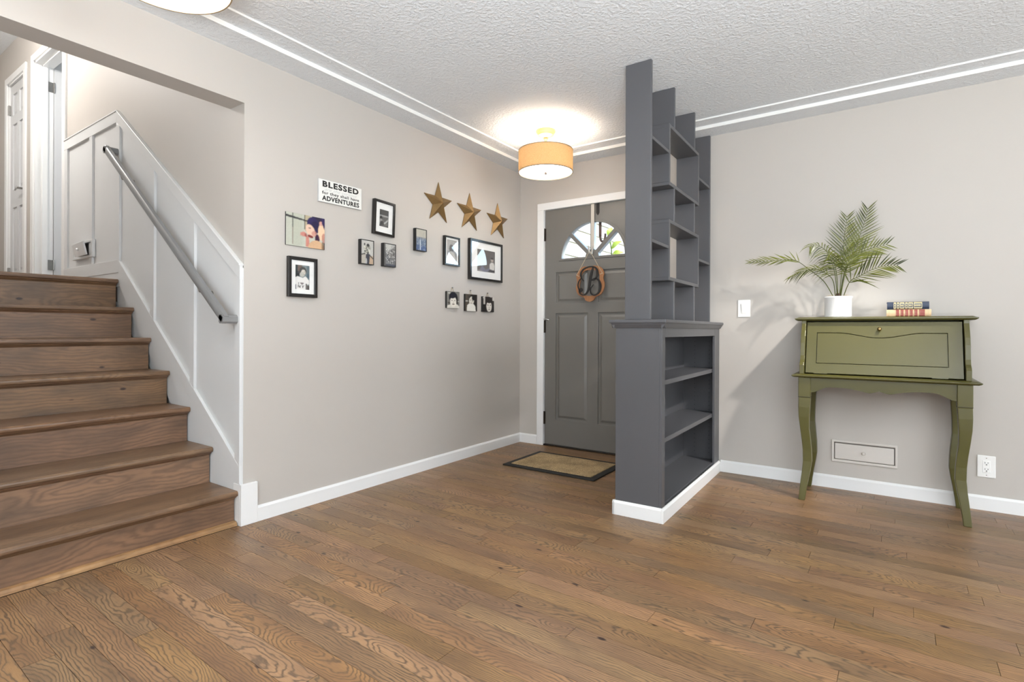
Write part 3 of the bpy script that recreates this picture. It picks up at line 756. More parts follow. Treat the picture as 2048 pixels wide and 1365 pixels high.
# ================================================================== ROOM DIVIDER
rd = thing('room_divider', 'dark grey built-in bookcase with open lattice shelving rising to the ceiling', 'room divider', (1.741, 0, 0), 0.015)
YN = -1.277
MB().box((-0.258, YN, 0.0), (-0.012, YN + 0.022, 1.045)).build('end_panel', 'grey', rd, bevel=0.0015)
MB().box((-0.258, -0.024, 0.0), (-0.012, -0.003, 1.045)).build('end_panel', 'grey', rd)
MB().box((-0.258, YN + 0.022, 0.0), (-0.246, -0.024, 1.045)).build('back_panel', 'grey', rd)
MB().box((-0.246, YN + 0.022, 0.062), (-0.010, -0.024, 0.084)).build('bottom_shelf', 'grey', rd, bevel=0.001)
MB().box((-0.246, YN + 0.022, 1.024), (-0.012, -0.024, 1.045)).build('top_panel', 'grey', rd)
MB().box((-0.012, YN, 0.0), (0.003, YN + 0.050, 1.045)).build('face_stile', 'grey', rd, bevel=0.0015)
MB().box((-0.012, -0.140, 0.0), (0.003, -0.004, 1.045)).build('face_stile', 'grey', rd, bevel=0.0015)
MB().box((-0.012, YN + 0.050, 0.980), (0.003, -0.140, 1.045)).build('face_rail', 'grey', rd, bevel=0.0015)
for z in (0.720, 0.405):
    MB().box((-0.245, YN + 0.023, z), (-0.014, -0.025, z + 0.026)).build('shelf', 'grey', rd, bevel=0.0015)
ph = MB()
for x in (-0.165, -0.062):
    for i in range(27):
        ph.lathe([(0.0028, 0.0), (0.0028, -0.0008)], (x, -0.0245, 0.13 + i * 0.031), 6, axis=1)
        ph.lathe([(0.0028, 0.0), (0.0028, 0.0008)], (x, YN + 0.0225, 0.13 + i * 0.031), 6, axis=1)
o = ph.build('peg_holes', 'slot', rd); o['kind'] = 'stuff'
MB().box((-0.288, YN - 0.028, 1.056), (0.032, -0.004, 1.075)).build('ledge', 'grey', rd, bevel=0.004)
cv = [(0.0, 1.030), (0.006, 1.030), (0.020, 1.050), (0.022, 1.056), (0.0, 1.056)]
lc = MB()
lc.prism([(0.003 + a, b) for a, b in cv], 1, YN - 0.018, -0.004)
lc.prism([(YN - a, b) for a, b in cv], 0, -0.276, 0.021)
lc.prism([(-0.258 - a, b) for a, b in cv], 1, YN - 0.018, -0.004)
lc.build('ledge_moulding', 'grey', rd)
lb = MB(); lb.prism([(0.003 + a, b) for a, b in base_profile(0.078)], 1, YN - BT, -0.012)
lb.build('base_board', 'trim', rd, bevel=0.001)
MB().prism([(YN - a, b) for a, b in base_profile(0.078)], 0, -0.258 - BT, 0.003).build('base_board', 'trim', rd, bevel=0.001)
MB().prism([(-0.258 - a, b) for a, b in base_profile(0.078)], 1, YN - BT, -0.016).build('base_board', 'trim', rd, bevel=0.001)
# lattice
PX0, PX1 = -0.207, -0.062; PT = 0.021
def post(y, z0, z1): MB().box((PX0, y - PT / 2, z0), (PX1, y + PT / 2, z1)).build('post', 'grey', rd, bevel=0.0025)
post(YN + 0.012, 1.075, H3 - 0.0005); post(-0.014, 1.075, H1 - 0.0005)
B1, B2 = (1.866, 2.226), (1.310, 1.667); BY0, BY1 = -0.968, -0.322
for y in (-0.862, -0.424):
    post(y, 1.075, B2[0]); post(y, B2[1], B1[0]); post(y, B1[1], H3 - 0.0005)
for z0, z1 in (B1, B2):
    bx = MB().box((PX0 - 0.001, BY0, z1 - PT), (PX1 + 0.001, BY1, z1)).build('cubby_top', 'grey', rd, bevel=0.002)
    MB().box((PX0 - 0.001, BY0, z0), (PX1 + 0.001, BY1, z0 + PT)).build('cubby_bottom', 'grey', rd, bevel=0.002)
    for y in (BY0, BY1 - PT): MB().box((PX0 - 0.001, y, z0 + PT), (PX1 + 0.001, y + PT, z1 - PT)).build('cubby_side', 'grey', rd)
    zs = z0 + 0.183
    MB().box((PX0, YN + 0.0225, zs), (PX1, BY0, zs + 0.018)).build('small_shelf', 'grey', rd, bevel=0.002)
    MB().box((PX0, BY1, zs), (PX1, -0.0245, zs + 0.018)).build('small_shelf', 'grey', rd, bevel=0.002)

# ================================================================== CEILING LAMPS
def ceiling_lamp(label, loc, power):
    z0 = 0.0
    L = thing('ceiling_lamp', label, 'ceiling lamp', loc, group='drum ceiling lamps')
    MB().lathe([(0.0, 0.0), (0.073, 0.0), (0.073, -0.010), (0.066, -0.020), (0.062, -0.024), (0.058, -0.036), (0.040, -0.046), (0.020, -0.052), (0.0, -0.053)], (0, 0, 0), 32).build('canopy', 'goldlamp', L, smooth=True)
    MB().lathe([(0.0, -0.050), (0.014, -0.052), (0.018, -0.062), (0.010, -0.076), (0.008, -0.082), (0.008, -0.22), (0.0, -0.22)], (0, 0, 0), 16).build('stem', 'goldlamp', L, smooth=True)
    ro, zt, zb = 0.198, -0.149, -0.304
    sh = MB().lathe([(ro, zt), (ro, zb), (ro - 0.002, zb), (ro - 0.002, zt), (ro, zt)], (0, 0, 0), 64).build('shade', 'shade', L, smooth=True)
    for z in (zt, zb):
        MB().lathe([(ro + 0.001, z + 0.003), (ro + 0.001, z - 0.003), (ro - 0.004, z - 0.003), (ro - 0.004, z + 0.003), (ro + 0.001, z + 0.003)], (0, 0, 0), 64).build('shade_rim', 'shaderim', sh, smooth=True)
    MB().lathe([(0.0, zb + 0.004), (ro - 0.005, zb + 0.004), (ro - 0.005, zb + 0.007), (0.0, zb + 0.007)], (0, 0, 0), 64).build('diffuser', 'diffuser', L)
    MB().lathe([(0.0, zb - 0.014), (0.009, zb - 0.013), (0.010, zb - 0.004), (0.006, zb + 0.003), (0.0, zb + 0.003)], (0, 0, 0), 14).build('finial', 'bronze', L, smooth=True)
    for k in range(3):
        a = 2 * PI * k / 3
        MB().tube([(0.008 * math.cos(a), 0.008 * math.sin(a), zt - 0.012), ((ro - 0.002) * math.cos(a), (ro - 0.002) * math.sin(a), zt - 0.004)], 0.002, 6).build('spider_arm', 'goldlamp', L)
    for k in range(2):
        bp = light('bulb_light', 'POINT', (0.07 * (1 if k else -1), 0.0, -0.215), power / 2, (1.0, 0.90, 0.76), 0.03); bp.parent = L
    return L
ceiling_lamp('linen drum ceiling lamp hanging before the grey front door', (0.692, -0.701, H3), 5)
ceiling_lamp('drum ceiling lamp cut off by the top of the picture above the stairs', (0.78, -3.255, H3), 3)

# ================================================================== PRINTS
def grid_uv(nx, ny):
    u, v = np.meshgrid(np.linspace(0, 1, nx), np.linspace(0, 1, ny)); return u, v
def lin(c): return np.array(srgb(*c)[:3])
class Canvas:
    def __init__(self, nx, ny, bg, seed=1):
        self.u, self.v = grid_uv(nx, ny); self.nx, self.ny = nx, ny
        self.c = np.tile(lin(bg), (ny, nx, 1)); self.r = np.random.RandomState(seed)
    def put(self, m, col, a=1.0): self.c[m] = self.c[m] * (1 - a) + lin(col) * a; return self
    def ell(self, x, y, rx, ry, col, a=1.0, rot=0.0):
        c, s = math.cos(rot), math.sin(rot); dx, dy = self.u - x, self.v - y
        p, q = c * dx + s * dy, -s * dx + c * dy
        return self.put((p / rx) ** 2 + (q / ry) ** 2 < 1, col, a)
    def rec(self, x0, x1, y0, y1, col, a=1.0): return self.put((self.u >= x0) & (self.u <= x1) & (self.v >= y0) & (self.v <= y1), col, a)
    def poly(self, pts, col, a=1.0):
        ins = np.zeros(self.u.shape, bool); n = len(pts)
        for i in range(n):
            (x1, y1), (x2, y2) = pts[i], pts[(i + 1) % n]
            if y1 == y2: continue
            ins ^= ((y1 > self.v) != (y2 > self.v)) & (self.u < (x2 - x1) * (self.v - y1) / (y2 - y1) + x1)
        return self.put(ins, col, a)
    def noise(self, amp, sc=1):
        n = self.r.rand(self.ny // sc + 2, self.nx // sc + 2).repeat(sc, 0).repeat(sc, 1)[:self.ny, :self.nx]
        self.c = np.clip(self.c * (1 + amp * (n[..., None] - 0.5)), 0, 1); return self
    def mesh(self, name, y0, y1, z0, z1, x):
        ny, nx = self.ny, self.nx
        for _ in range(2):                       # soften the tones like a small photograph
            p = np.pad(self.c, ((1, 1), (1, 1), (0, 0)), mode='edge')
            self.c = (p[:-2, 1:-1] + p[2:, 1:-1] + p[1:-1, :-2] + p[1:-1, 2:] + 2 * p[1:-1, 1:-1]) / 6
        vs = np.stack([np.full(self.u.shape, x), y0 + (y1 - y0) * self.u, z0 + (z1 - z0) * self.v], axis=-1).reshape(-1, 3)
        idx = np.arange(nx * ny).reshape(ny, nx)
        fs = np.stack([idx[:-1, :-1], idx[:-1, 1:], idx[1:, 1:], idx[1:, :-1]], axis=-1).reshape(-1, 4)
        me = bpy.data.meshes.new(name); me.from_pydata(vs.tolist(), [], fs.tolist())
        at = me.attributes.new('Col', 'FLOAT_COLOR', 'POINT')
        at.data.foreach_set('color', np.concatenate([self.c.reshape(-1, 3), np.ones((nx * ny, 1))], axis=1).astype(np.float32).ravel())
        return me

def on_wall(name, label, cat, yc, zc, group=None, rot=0.0):
    return thing(name, label, cat, (0.0, yc, zc), group=group, rx=rot)

def framed(label, y0, y1, z0, z1, fw, mw, canvas, depth=0.022, rot=0.0, group='framed photographs on the left wall', mwz=None):
    yc, zc = (y0 + y1) / 2, (z0 + z1) / 2; w, h = (y1 - y0) / 2, (z1 - z0) / 2
    t = on_wall('picture_frame', label, 'picture frame', yc, zc, group, rot)
    f = plate('frame', rect(-w, w, -h, h), [rect(-w + fw, w - fw, -h + fw, h - fw)], depth, 0, depth / 2 + 0.002, 'black', t, bevel=0.002)
    mwz = mwz or mw
    pw, pz = w - fw - mw, h - fw - mwz
    plate('mat_board', rect(-w + fw - 0.002, w - fw + 0.002, -h + fw - 0.002, h - fw + 0.002), [rect(-pw, pw, -pz, pz)] if mw > 0.001 else [], 0.003, 0, depth - 0.0085, 'mattboard', t)
    obj('photo_print', canvas.mesh('photo_print', -pw - 0.002, pw + 0.002, -pz - 0.002, pz + 0.002, depth - 0.0112 if mw > 0.001 else depth - 0.0065), 'print', t)
    MB().box((0.003, -w + fw - 0.003, -h + fw - 0.003), (0.005, w - fw + 0.003, h - fw + 0.003)).build('backing', 'black', t)
    MB().box((depth - 0.0055, -w + fw - 0.001, -h + fw - 0.001), (depth - 0.0035, w - fw + 0.001, h - fw + 0.001)).build('glass', 'picglass', t)
    return t

# --- sign
sg = on_wall('wall_sign', 'white rectangular sign with black lettering BLESSED and ADVENTURES', 'sign', -1.971, 1.834, rot=math.radians(0.6))
MB().box((0.002, -0.155, -0.066), (0.014, 0.155, 0.066)).build('board', 'signwhite', sg, bevel=0.0015)
MB().box((0.001, -0.1562, -0.0672), (0.0125, 0.1562, 0.0672)).build('board_edge', 'greyink', sg)
def sign_line(body, zc, width, height, bold, mat, spacing=1.0, shear=0.0):
    me = text_mesh(body, 1.0, bold, spacing, shear, extrude=0.0)
    co = np.array([v.co[:] for v in me.vertices]); lo, hi = co.min(0), co.max(0)
    for v_ in me.vertices:
        a = (v_.co.x - (lo[0] + hi[0]) / 2) / (hi[0] - lo[0]) * width; b = (v_.co.y - (lo[1] + hi[1]) / 2) / (hi[1] - lo[1]) * height
        v_.co = (0.0144, a, zc + b)
    me.name = 'lettering'; return obj('lettering', me, mat, sg)
sign_line('BLESSED', 0.0405, 0.262, 0.036, 0.045, 'ink', 1.18)
sign_line('are the curious', 0.0105, 0.235, 0.016, -0.006, 'greyink', 1.0, 0.45)
sign_line('for they shall have', -0.0135, 0.268, 0.024, 0.022, 'ink', 1.12)
sign_line('ADVENTURES', -0.0425, 0.270, 0.029, 0.040, 'ink', 1.10)

# --- unframed colour photograph of two faces by a window
c = Canvas(100, 76, (190, 190, 176), 3)
c.rec(0.0, 0.45, 0.0, 1.0, (184, 186, 172)).rec(0.17, 0.40, 0.0, 1.0, (176, 178, 162), 0.6).rec(0.48, 0.62, 0.5, 1.0, (178, 166, 140))
c.poly([(0.0, 0.93), (0.0, 0.86), (0.56, 0.80), (0.56, 0.84)], (44, 42, 48)).rec(0.155, 0.178, 0.56, 1.0, (40, 40, 46)).rec(0.158, 0.175, 0.05, 0.56, (130, 112, 104)).rec(0.458, 0.478, 0.55, 1.0, (60, 54, 50))
c.rec(0.66, 1.0, 0.60, 1.0, (46, 40, 62)).ell(0.68, 0.78, 0.15, 0.20, (44, 36, 82)).ell(0.74, 0.66, 0.12, 0.20, (36, 30, 66))
c.ell(0.62, 0.54, 0.115, 0.20, (222, 188, 166), 1, 0.3).ell(0.72, 0.46, 0.07, 0.09, (196, 128, 116), 0.7).ell(0.60, 0.62, 0.03, 0.02, (70, 44, 50)).ell(0.62, 0.36, 0.08, 0.04, (122, 44, 44), 1, -0.3)
c.poly([(0.5, 0.02), (0.6, 0.02), (0.58, 0.34), (0.47, 0.38), (0.36, 0.34), (0.36, 0.44), (0.46, 0.47), (0.50, 0.30)], (196, 130, 116)).ell(0.44, 0.40, 0.065, 0.075, (196, 130, 118)).ell(0.50, 0.38, 0.035, 0.06, (150, 66, 64), 0.8)
c.ell(0.92, 0.55, 0.10, 0.27, (228, 194, 162)).ell(0.98, 0.36, 0.06, 0.16, (170, 96, 90), 0.7).ell(0.90, 0.82, 0.05, 0.07, (200, 150, 140)).poly([(0.93, 0.82), (1.0, 0.62), (1.0, 1.0), (0.9, 1.0)], (50, 40, 84))
c.ell(0.80, 0.30, 0.06, 0.16, (58, 26, 56)).ell(0.78, -0.02, 0.22, 0.28, (206, 168, 132)).rec(0.92, 0.95, 0.0, 0.24, (120, 96, 72)).rec(0.96, 1.0, 0.0, 0.22, (70, 50, 44)).noise(0.10, 2)
ph_ = on_wall('photo_panel', 'unframed colour photo panel of two faces beside a bright window', 'photo', -2.208, 1.576)
MB().box((0.002, -0.125, -0.092), (0.009, 0.125, 0.092)).build('panel', 'blackedge', ph_, bevel=0.001)
obj('photo_print', c.mesh('photo_print', -0.1245, 0.1245, -0.0915, 0.0915, 0.0096), 'gloss_print', ph_)

# --- framed photo of a child in a printed shirt
c = Canvas(56, 96, (120, 132, 134), 4)
c.rec(0.0, 0.2, 0.5, 1.0, (50, 58, 58)).rec(0.2, 0.5, 0.62, 1.0, (104, 82, 72)).rec(0.8, 1.0, 0.4, 1.0, (84, 102, 110)).ell(0.55, 0.76, 0.24, 0.17, (52, 54, 50)).ell(0.58, 0.70, 0.15, 0.12, (206, 198, 186)).ell(0.5, 0.62, 0.16, 0.10, (190, 188, 178))
c.ell(0.66, 0.73, 0.03, 0.012, (60, 54, 50)).ell(0.64, 0.63, 0.04, 0.012, (140, 110, 104)).rec(0.12, 0.32, 0.52, 0.74, (40, 44, 48)).poly([(0.0, 0.0), (0.0, 0.46), (0.18, 0.54), (0.55, 0.48), (0.72, 0.56), (0.97, 0.40), (0.98, 0.24), (0.82, 0.22), (0.80, 0.0)], (226, 224, 220))
c.rec(0.0, 0.10, 0.0, 0.20, (60, 66, 84)).rec(0.74, 0.82, 0.0, 0.26, (96, 90, 86)).rec(0.84, 1.0, 0.0, 0.18, (66, 60, 58))
c.rec(0.24, 0.28, 0.205, 0.29, (40, 38, 38)).rec(0.20, 0.32, 0.28, 0.29, (40, 38, 38)).rec(0.20, 0.32, 0.205, 0.215, (40, 38, 38))
c.ell(0.43, 0.265, 0.065, 0.030, (120, 110, 110)).ell(0.55, 0.265, 0.065, 0.030, (120, 110, 110)).poly([(0.37, 0.26), (0.61, 0.26), (0.49, 0.20)], (120, 110, 110))
c.rec(0.20, 0.25, 0.08, 0.18, (52, 46, 44)).rec(0.34, 0.39, 0.08, 0.18, (52, 46, 44)).poly([(0.20, 0.18), (0.26, 0.18), (0.39, 0.08), (0.33, 0.08)], (52, 46, 44))
c.rec(0.525, 0.575, 0.08, 0.13, (52, 46, 44)).poly([(0.46, 0.18), (0.51, 0.18), (0.575, 0.125), (0.525, 0.125)], (52, 46, 44)).poly([(0.64, 0.18), (0.59, 0.18), (0.525, 0.125), (0.575, 0.125)], (52, 46, 44)).noise(0.08)
framed('black frame at lower left holding a photo of a child in a printed white shirt', -2.324, -2.139, 1.197, 1.423, 0.0195, 0.028, c, 0.022, mwz=0.025)

# --- framed black and white portrait photo
c = Canvas(44, 84, (92, 92, 92), 5)
c.rec(0, 1, 0.66, 1.0, (58, 58, 58)).rec(0, 1, 0.60, 0.68, (150, 150, 148)).rec(0, 1, 0.0, 0.60, (98, 98, 97)).ell(0.25, 0.52, 0.13, 0.10, (34, 33, 33)).ell(0.22, 0.30, 0.15, 0.17, (150, 150, 148)).ell(0.34, 0.20, 0.2, 0.14, (40, 40, 40)).poly([(0.5, 0.22), (1.0, 0.52), (1.0, 0.42), (0.62, 0.18)], (176, 176, 174)).poly([(0.35, 0.55), (1.0, 0.60), (0.6, 0.28)], (76, 76, 76)).rec(0, 1, 0.0, 0.12, (74, 74, 74)).noise(0.3, 2)
framed('tilted black frame with wide white mat around a tiny dark photo', -1.724, -1.545, 1.634, 1.861, 0.0165, 0.034, c, 0.026, rot=math.radians(-2.2), mwz=0.041)

# --- frameless edge prints
def edged(label, y0, y1, z0, z1, canvas):
    yc, zc = (y0 + y1) / 2, (z0 + z1) / 2; w, h = (y1 - y0) / 2, (z1 - z0) / 2
    t = on_wall('print_block', label, 'picture frame', yc, zc, 'small black-edged prints')
    plate('edge_frame', rect(-w, w, -h, h), [rect(-w + 0.0045, w - 0.0045, -h + 0.0045, h - 0.0045)], 0.028, 0, 0.016, 'blackedge', t, bevel=0.001)
    obj('photo_print', canvas.mesh('photo_print', -w + 0.004, w - 0.004, -h + 0.004, h - 0.004, 0.0265), 'gloss_print', t)
    MB().box((0.004, -w + 0.003, -h + 0.003), (0.024, w - 0.003, h - 0.003)).build('backing', 'blackedge', t)
c = Canvas(50, 74, (186, 184, 178), 6)
c.poly([(0, 0), (0, 0.36), (0.35, 0.40), (0.4, 0.0)], (176, 170, 158)).poly([(0.62, 0.0), (1.0, 0.0), (1.0, 0.36), (0.7, 0.34)], (180, 156, 132)).poly([(0.36, 0.0), (0.66, 0.0), (0.72, 0.38), (0.55, 0.48), (0.38, 0.40)], (62, 62, 70)).poly([(0.0, 0.36), (0.0, 0.40), (0.34, 0.46), (0.34, 0.40)], (60, 58, 56)).poly([(0.66, 0.44), (1.0, 0.26), (0.96, 0.22), (0.64, 0.38)], (54, 52, 52)).ell(0.42, 0.10, 0.07, 0.14, (170, 172, 174))
for k in range(26):
    a = c.r.rand() * 6.28; r_ = c.r.rand() ** 0.5; c.ell(0.5 + 0.26 * r_ * math.cos(a), 0.62 + 0.16 * r_ * math.sin(a), 0.07, 0.045, [(206, 204, 190), (150, 148, 136), (72, 72, 66)][k % 3])
c.ell(0.28, 0.83, 0.06, 0.05, (44, 44, 44)).ell(0.56, 0.80, 0.12, 0.07, (58, 58, 56)).noise(0.18, 2)
edged('small black-edged print of a pale bouquet held in two hands', -1.832, -1.727, 1.429, 1.585, c)
c = Canvas(50, 74, (168, 166, 162), 7)
c.poly([(0, 0), (0.16, 0), (0.14, 1.0), (0.0, 1.0)], (92, 90, 88)).poly([(0.16, 0.0), (1, 0), (1, 0.4), (0.16, 0.62)], (120, 120, 120)).poly([(0.3, 0.6), (1, 0.96), (1, 0.3), (0.2, 0.5)], (128, 126, 122)).poly([(0.16, 1.0), (0.16, 0.68), (0.55, 0.78), (0.70, 1.0)], (188, 186, 180))
for k in range(120):
    c.rec(*(lambda x, y: (x, x + 0.05, y, y + 0.03))(0.16 + 0.8 * c.r.rand(), 0.1 + 0.7 * c.r.rand()), [(30, 30, 32), (226, 224, 220), (60, 60, 64)][k % 3])
c.rec(0.16, 1, 0.0, 0.09, (70, 72, 82)).noise(0.3, 2)
edged('small black-edged print of a busy grey street of houses', -1.646, -1.539, 1.432, 1.586, c)
c = Canvas(50, 74, (176, 172, 160), 8)
c.rec(0, 1, 0.0, 0.62, (112, 124, 142)).rec(0, 1, 0.0, 0.26, (72, 90, 132)).rec(0, 1, 0.56, 0.64, (134, 136, 138)).rec(0.70, 0.73, 0.60, 0.88, (130, 132, 130))
for k in range(110):
    x, y = c.r.rand(), c.r.rand() * 0.56; c.rec(x, x + 0.05, y, y + 0.06, [(74, 92, 122), (150, 158, 166), (94, 106, 128)][k % 3])
c.rec(0.38, 0.46, 0.02, 0.5, (190, 196, 204)).noise(0.15, 2)
edged('small black-edged print of a blue hazy city skyline', -1.353, -1.244, 1.573, 1.730, c)

# --- two glazed black frames reflecting the door window
c = Canvas(40, 66, (168, 164, 160), 9)
c.rec(0, 1, 0, 0.5, (140, 138, 138)).ell(0.5, 0.6, 0.22, 0.2, (96, 90, 88)).ell(0.5, 0.2, 0.4, 0.3, (180, 176, 170)).noise(0.2, 2)
framed('narrow portrait black frame left of the wide one, glass glaring from the door window', -1.047, -0.874, 1.503, 1.725, 0.0125, 0.016, c, 0.026, mwz=0.014)
c = Canvas(64, 60, (104, 96, 92), 10)
c.rec(0, 1, 0.6, 1, (98, 90, 86)).rec(0, 1, 0.0, 0.08, (150, 146, 144)).ell(0.84, 0.60, 0.075, 0.085, (186, 170, 158)).ell(0.84, 0.665, 0.08, 0.05, (54, 48, 46)).poly([(0.72, 0.12), (0.70, 0.38), (0.78, 0.48), (0.92, 0.48), (0.99, 0.36), (0.97, 0.10)], (214, 208, 200)).poly([(0.16, 0.10), (0.30, 0.30), (0.48, 0.12), (0.70, 0.22), (0.72, 0.08), (0.4, 0.0)], (120, 118, 130)).poly([(0.6, 0.04), (0.98, 0.04), (0.98, 0.14), (0.72, 0.16)], (60, 54, 54)).noise(0.18, 2)
framed('wide black frame with broad white mat around a photo of a seated child', -0.752, -0.313, 1.420, 1.747, 0.019, 0.080, c, 0.028, mwz=0.0545)

# --- three hanging mini portraits
def mini(label, y0, y1, z0, z1, canvas):
    yc, zc = (y0 + y1) / 2, (z0 + z1) / 2; w, h = (y1 - y0) / 2, (z1 - z0) / 2
    t = on_wall('mini_portrait', label, 'picture', yc, zc, 'hanging mini portraits')
    MB().box((0.002, -w, -h), (0.018, w, h)).build('wood_block', 'blackedge', t, bevel=0.001)
    obj('photo_print', canvas.mesh('photo_print', -w, w, -h, h, 0.0186), 'gloss_print', t)
    MB().tube([(0.006, -0.016, h - 0.002), (0.006, -0.003, h + 0.030), (0.006, 0.004, h + 0.031), (0.006, 0.020, h - 0.002)], 0.0022, 6).build('hanging_cord', 'cord', t)
    MB().lathe([(0.003, 0.0), (0.003, 0.010), (0.006, 0.012), (0.0, 0.013)], (0.0, 0.0, h + 0.030), 8, axis=0).build('nail', 'nickel', t)
def face(seed, hair_top, fx, fy, rx, ry, shirt, bgc=(120, 118, 112)):
    c = Canvas(46, 56, bgc, seed)
    for k in range(10): c.rec(*(lambda x, y: (x, x + 0.2, y, y + 0.07))(c.r.rand(), c.r.rand()), [(60, 58, 54), (190, 188, 180)][k % 2])
    return c
c = face(21, 0, 0, 0, 0, 0, 0); c.ell(0.50, 0.66, 0.34, 0.32, (30, 30, 36)).rec(0.6, 0.86, 0.2, 0.7, (28, 27, 28)).poly([(0.0, 0.0), (0.05, 0.16), (0.35, 0.24), (0.8, 0.24), (1, 0.12), (1, 0.0)], (206, 202, 192)).ell(0.50, 0.38, 0.25, 0.33, (220, 214, 202)).ell(0.42, 0.72, 0.26, 0.14, (32, 32, 42)).ell(0.40, 0.46, 0.05, 0.025, (30, 28, 28)).ell(0.62, 0.46, 0.05, 0.025, (30, 28, 28)).ell(0.51, 0.24, 0.10, 0.035, (120, 106, 98)).ell(0.51, 0.36, 0.035, 0.04, (176, 168, 156)).noise(0.12)
mini('mini portrait with cord, leftmost of three, smiling face with swept dark hair', -1.015, -0.869, 1.181, 1.308, c)
c = face(22, 0, 0, 0, 0, 0, 0, (80, 72, 62)); c.ell(0.58, 0.66, 0.30, 0.32, (26, 24, 24)).rec(0.72, 1.0, 0.0, 1.0, (34, 30, 28)).ell(0.52, 0.62, 0.21, 0.25, (206, 200, 188), 1, -0.3).poly([(0.12, 0.0), (0.14, 0.34), (0.30, 0.44), (0.70, 0.42), (0.84, 0.30), (0.88, 0.0)], (222, 218, 208)).ell(0.44, 0.66, 0.04, 0.03, (30, 28, 28)).ell(0.62, 0.62, 0.04, 0.03, (30, 28, 28)).ell(0.50, 0.48, 0.06, 0.025, (120, 100, 94)).ell(0.7, 0.78, 0.16, 0.14, (30, 28, 27)).noise(0.12)
mini('mini portrait with cord, middle of three, tilted head above a white top', -0.798, -0.650, 1.165, 1.299, c)
c = face(23, 0, 0, 0, 0, 0, 0, (52, 44, 38)); c.rec(0, 1, 0.0, 0.5, (30, 26, 24)).rec(0.08, 0.22, 0.5, 1.0, (190, 184, 176)).rec(0.86, 1, 0.75, 1.0, (200, 196, 188)).ell(0.54, 0.70, 0.32, 0.32, (34, 27, 24)).ell(0.56, 0.36, 0.23, 0.36, (216, 210, 200)).ell(0.55, 0.74, 0.26, 0.16, (36, 29, 26)).ell(0.46, 0.46, 0.055, 0.03, (34, 30, 28)).ell(0.68, 0.46, 0.055, 0.03, (34, 30, 28)).ell(0.57, 0.17, 0.06, 0.035, (110, 94, 88)).ell(0.58, 0.30, 0.03, 0.06, (170, 162, 152)).noise(0.12)
mini('mini portrait with cord, rightmost of three, pale face in dark fringe', -0.577, -0.422, 1.165, 1.291, c)

# --- barn stars
for (yc, zc, lab) in ((-1.098, 1.953, 'gold metal barn star, leftmost of three, above the skyline print'), (-0.735, 1.950, 'gold metal barn star, middle of the row of three'), (-0.358, 1.942, 'gold metal barn star, rightmost, nearest the front door')):
    m = MB(); R, r_ = 0.160, 0.064; n = 10
    rim = [((R if k % 2 == 0 else r_) * math.sin(2 * PI * k / n), (R if k % 2 == 0 else r_) * math.cos(2 * PI * k / n)) for k in range(n)]
    m.v = [(0.052, 0, 0)] + [(0.006 if k % 2 == 0 else 0.007, p[0], p[1]) for k, p in enumerate(rim)] + [(0.002, p[0] * 0.985, p[1] * 0.985) for p in rim]
    for k in range(n):
        j = (k + 1) % n; m.f += [(0, 1 + k, 1 + j), (1 + k, 11 + k, 11 + j, 1 + j)]
    m.f.append(tuple(range(11, 21)))
    s_ = m.build('barn_star', 'gold'); s_.location = (0, yc, zc); tag(s_, lab, 'wall star', 'gold barn stars')

# ================================================================== FRONT DOOR HANGINGS, MAT
wh = thing('wreath_hanger', 'pale metal strap hooked over the top of the front door', 'door hanger', (0.730, YD, 2.06))
s_ = MB(); s_.box((-0.015, -0.0135, -0.365), (0.015, -0.0115, 0.010)); s_.box((-0.015, -0.0135, 0.008), (0.015, 0.044, 0.0105)); s_.build('strap', 'strap', wh)
k = MB(); k.tube(smooth_pts([(0, -0.014, -0.345), (0.0, -0.018, -0.385), (-0.003, -0.026, -0.408), (-0.012, -0.046, -0.396), (-0.018, -0.052, -0.345)], 5), 0.0075, 8, sx=1.3); k.build('hook', 'strap', wh, smooth=True)

dk = thing('door_hook', 'dark iron hook clipped over the front door beside the pale strap', 'door hanger', (0.772, YD, 2.06))
k = MB(); k.prism([(-0.013, 0.010), (0.013, 0.010), (0.013, -0.070), (0.0, -0.088), (-0.013, -0.070)], 1, -0.0055, -0.0032); k.box((-0.013, -0.0055, 0.008), (0.013, 0.046, 0.0105)); k.build('clip', 'blackmetal', dk)
k = MB(); k.box((-0.013, 0.0435, -0.260), (0.013, 0.046, 0.0105)); k.tube(smooth_pts([(0.0, 0.047, -0.24), (0.0, 0.055, -0.285), (0.012, 0.070, -0.298), (0.026, 0.080, -0.280), (0.030, 0.082, -0.232)], 5), 0.010, 8); k.build('outer_hook', 'ironbrown', dk)

mg = thing('monogram_sign', 'wooden monogram plaque with a black script letter B hung on the front door', 'wall sign', (0.725, -0.036, 1.404))
def mp(p): return ((p[0] - 508) / 365 * 0.262, (1040 - p[1]) / 450 * 0.300)
outer = [(470, 828), (420, 826), (385, 850), (352, 885), (330, 930), (336, 985), (340, 1030), (326, 1085), (345, 1160), (392, 1198), (436, 1218), (452, 1250), (505, 1266), (552, 1248), (578, 1212), (640, 1182), (678, 1122), (690, 1050), (672, 985), (682, 925), (664, 872), (622, 836), (560, 822), (515, 836)]
po = [(p.x, p.y) for p in smooth_pts([(*mp(p), 0) for p in outer], 4, True)]
inn = [(p.x, p.y) for p in smooth_pts([(*mp(p), 0) for p in [(505, 872), (440, 880), (398, 930), (384, 1000), (372, 1080), (392, 1146), (440, 1182), (505, 1196), (566, 1180), (618, 1140), (640, 1070), (628, 990), (624, 930), (575, 880)]], 4, True)]
pl = plate('wood_plaque', po, [inn], 0.012, 1, 0.0, 'woodring', mg, bevel=0.0015, gco=2)
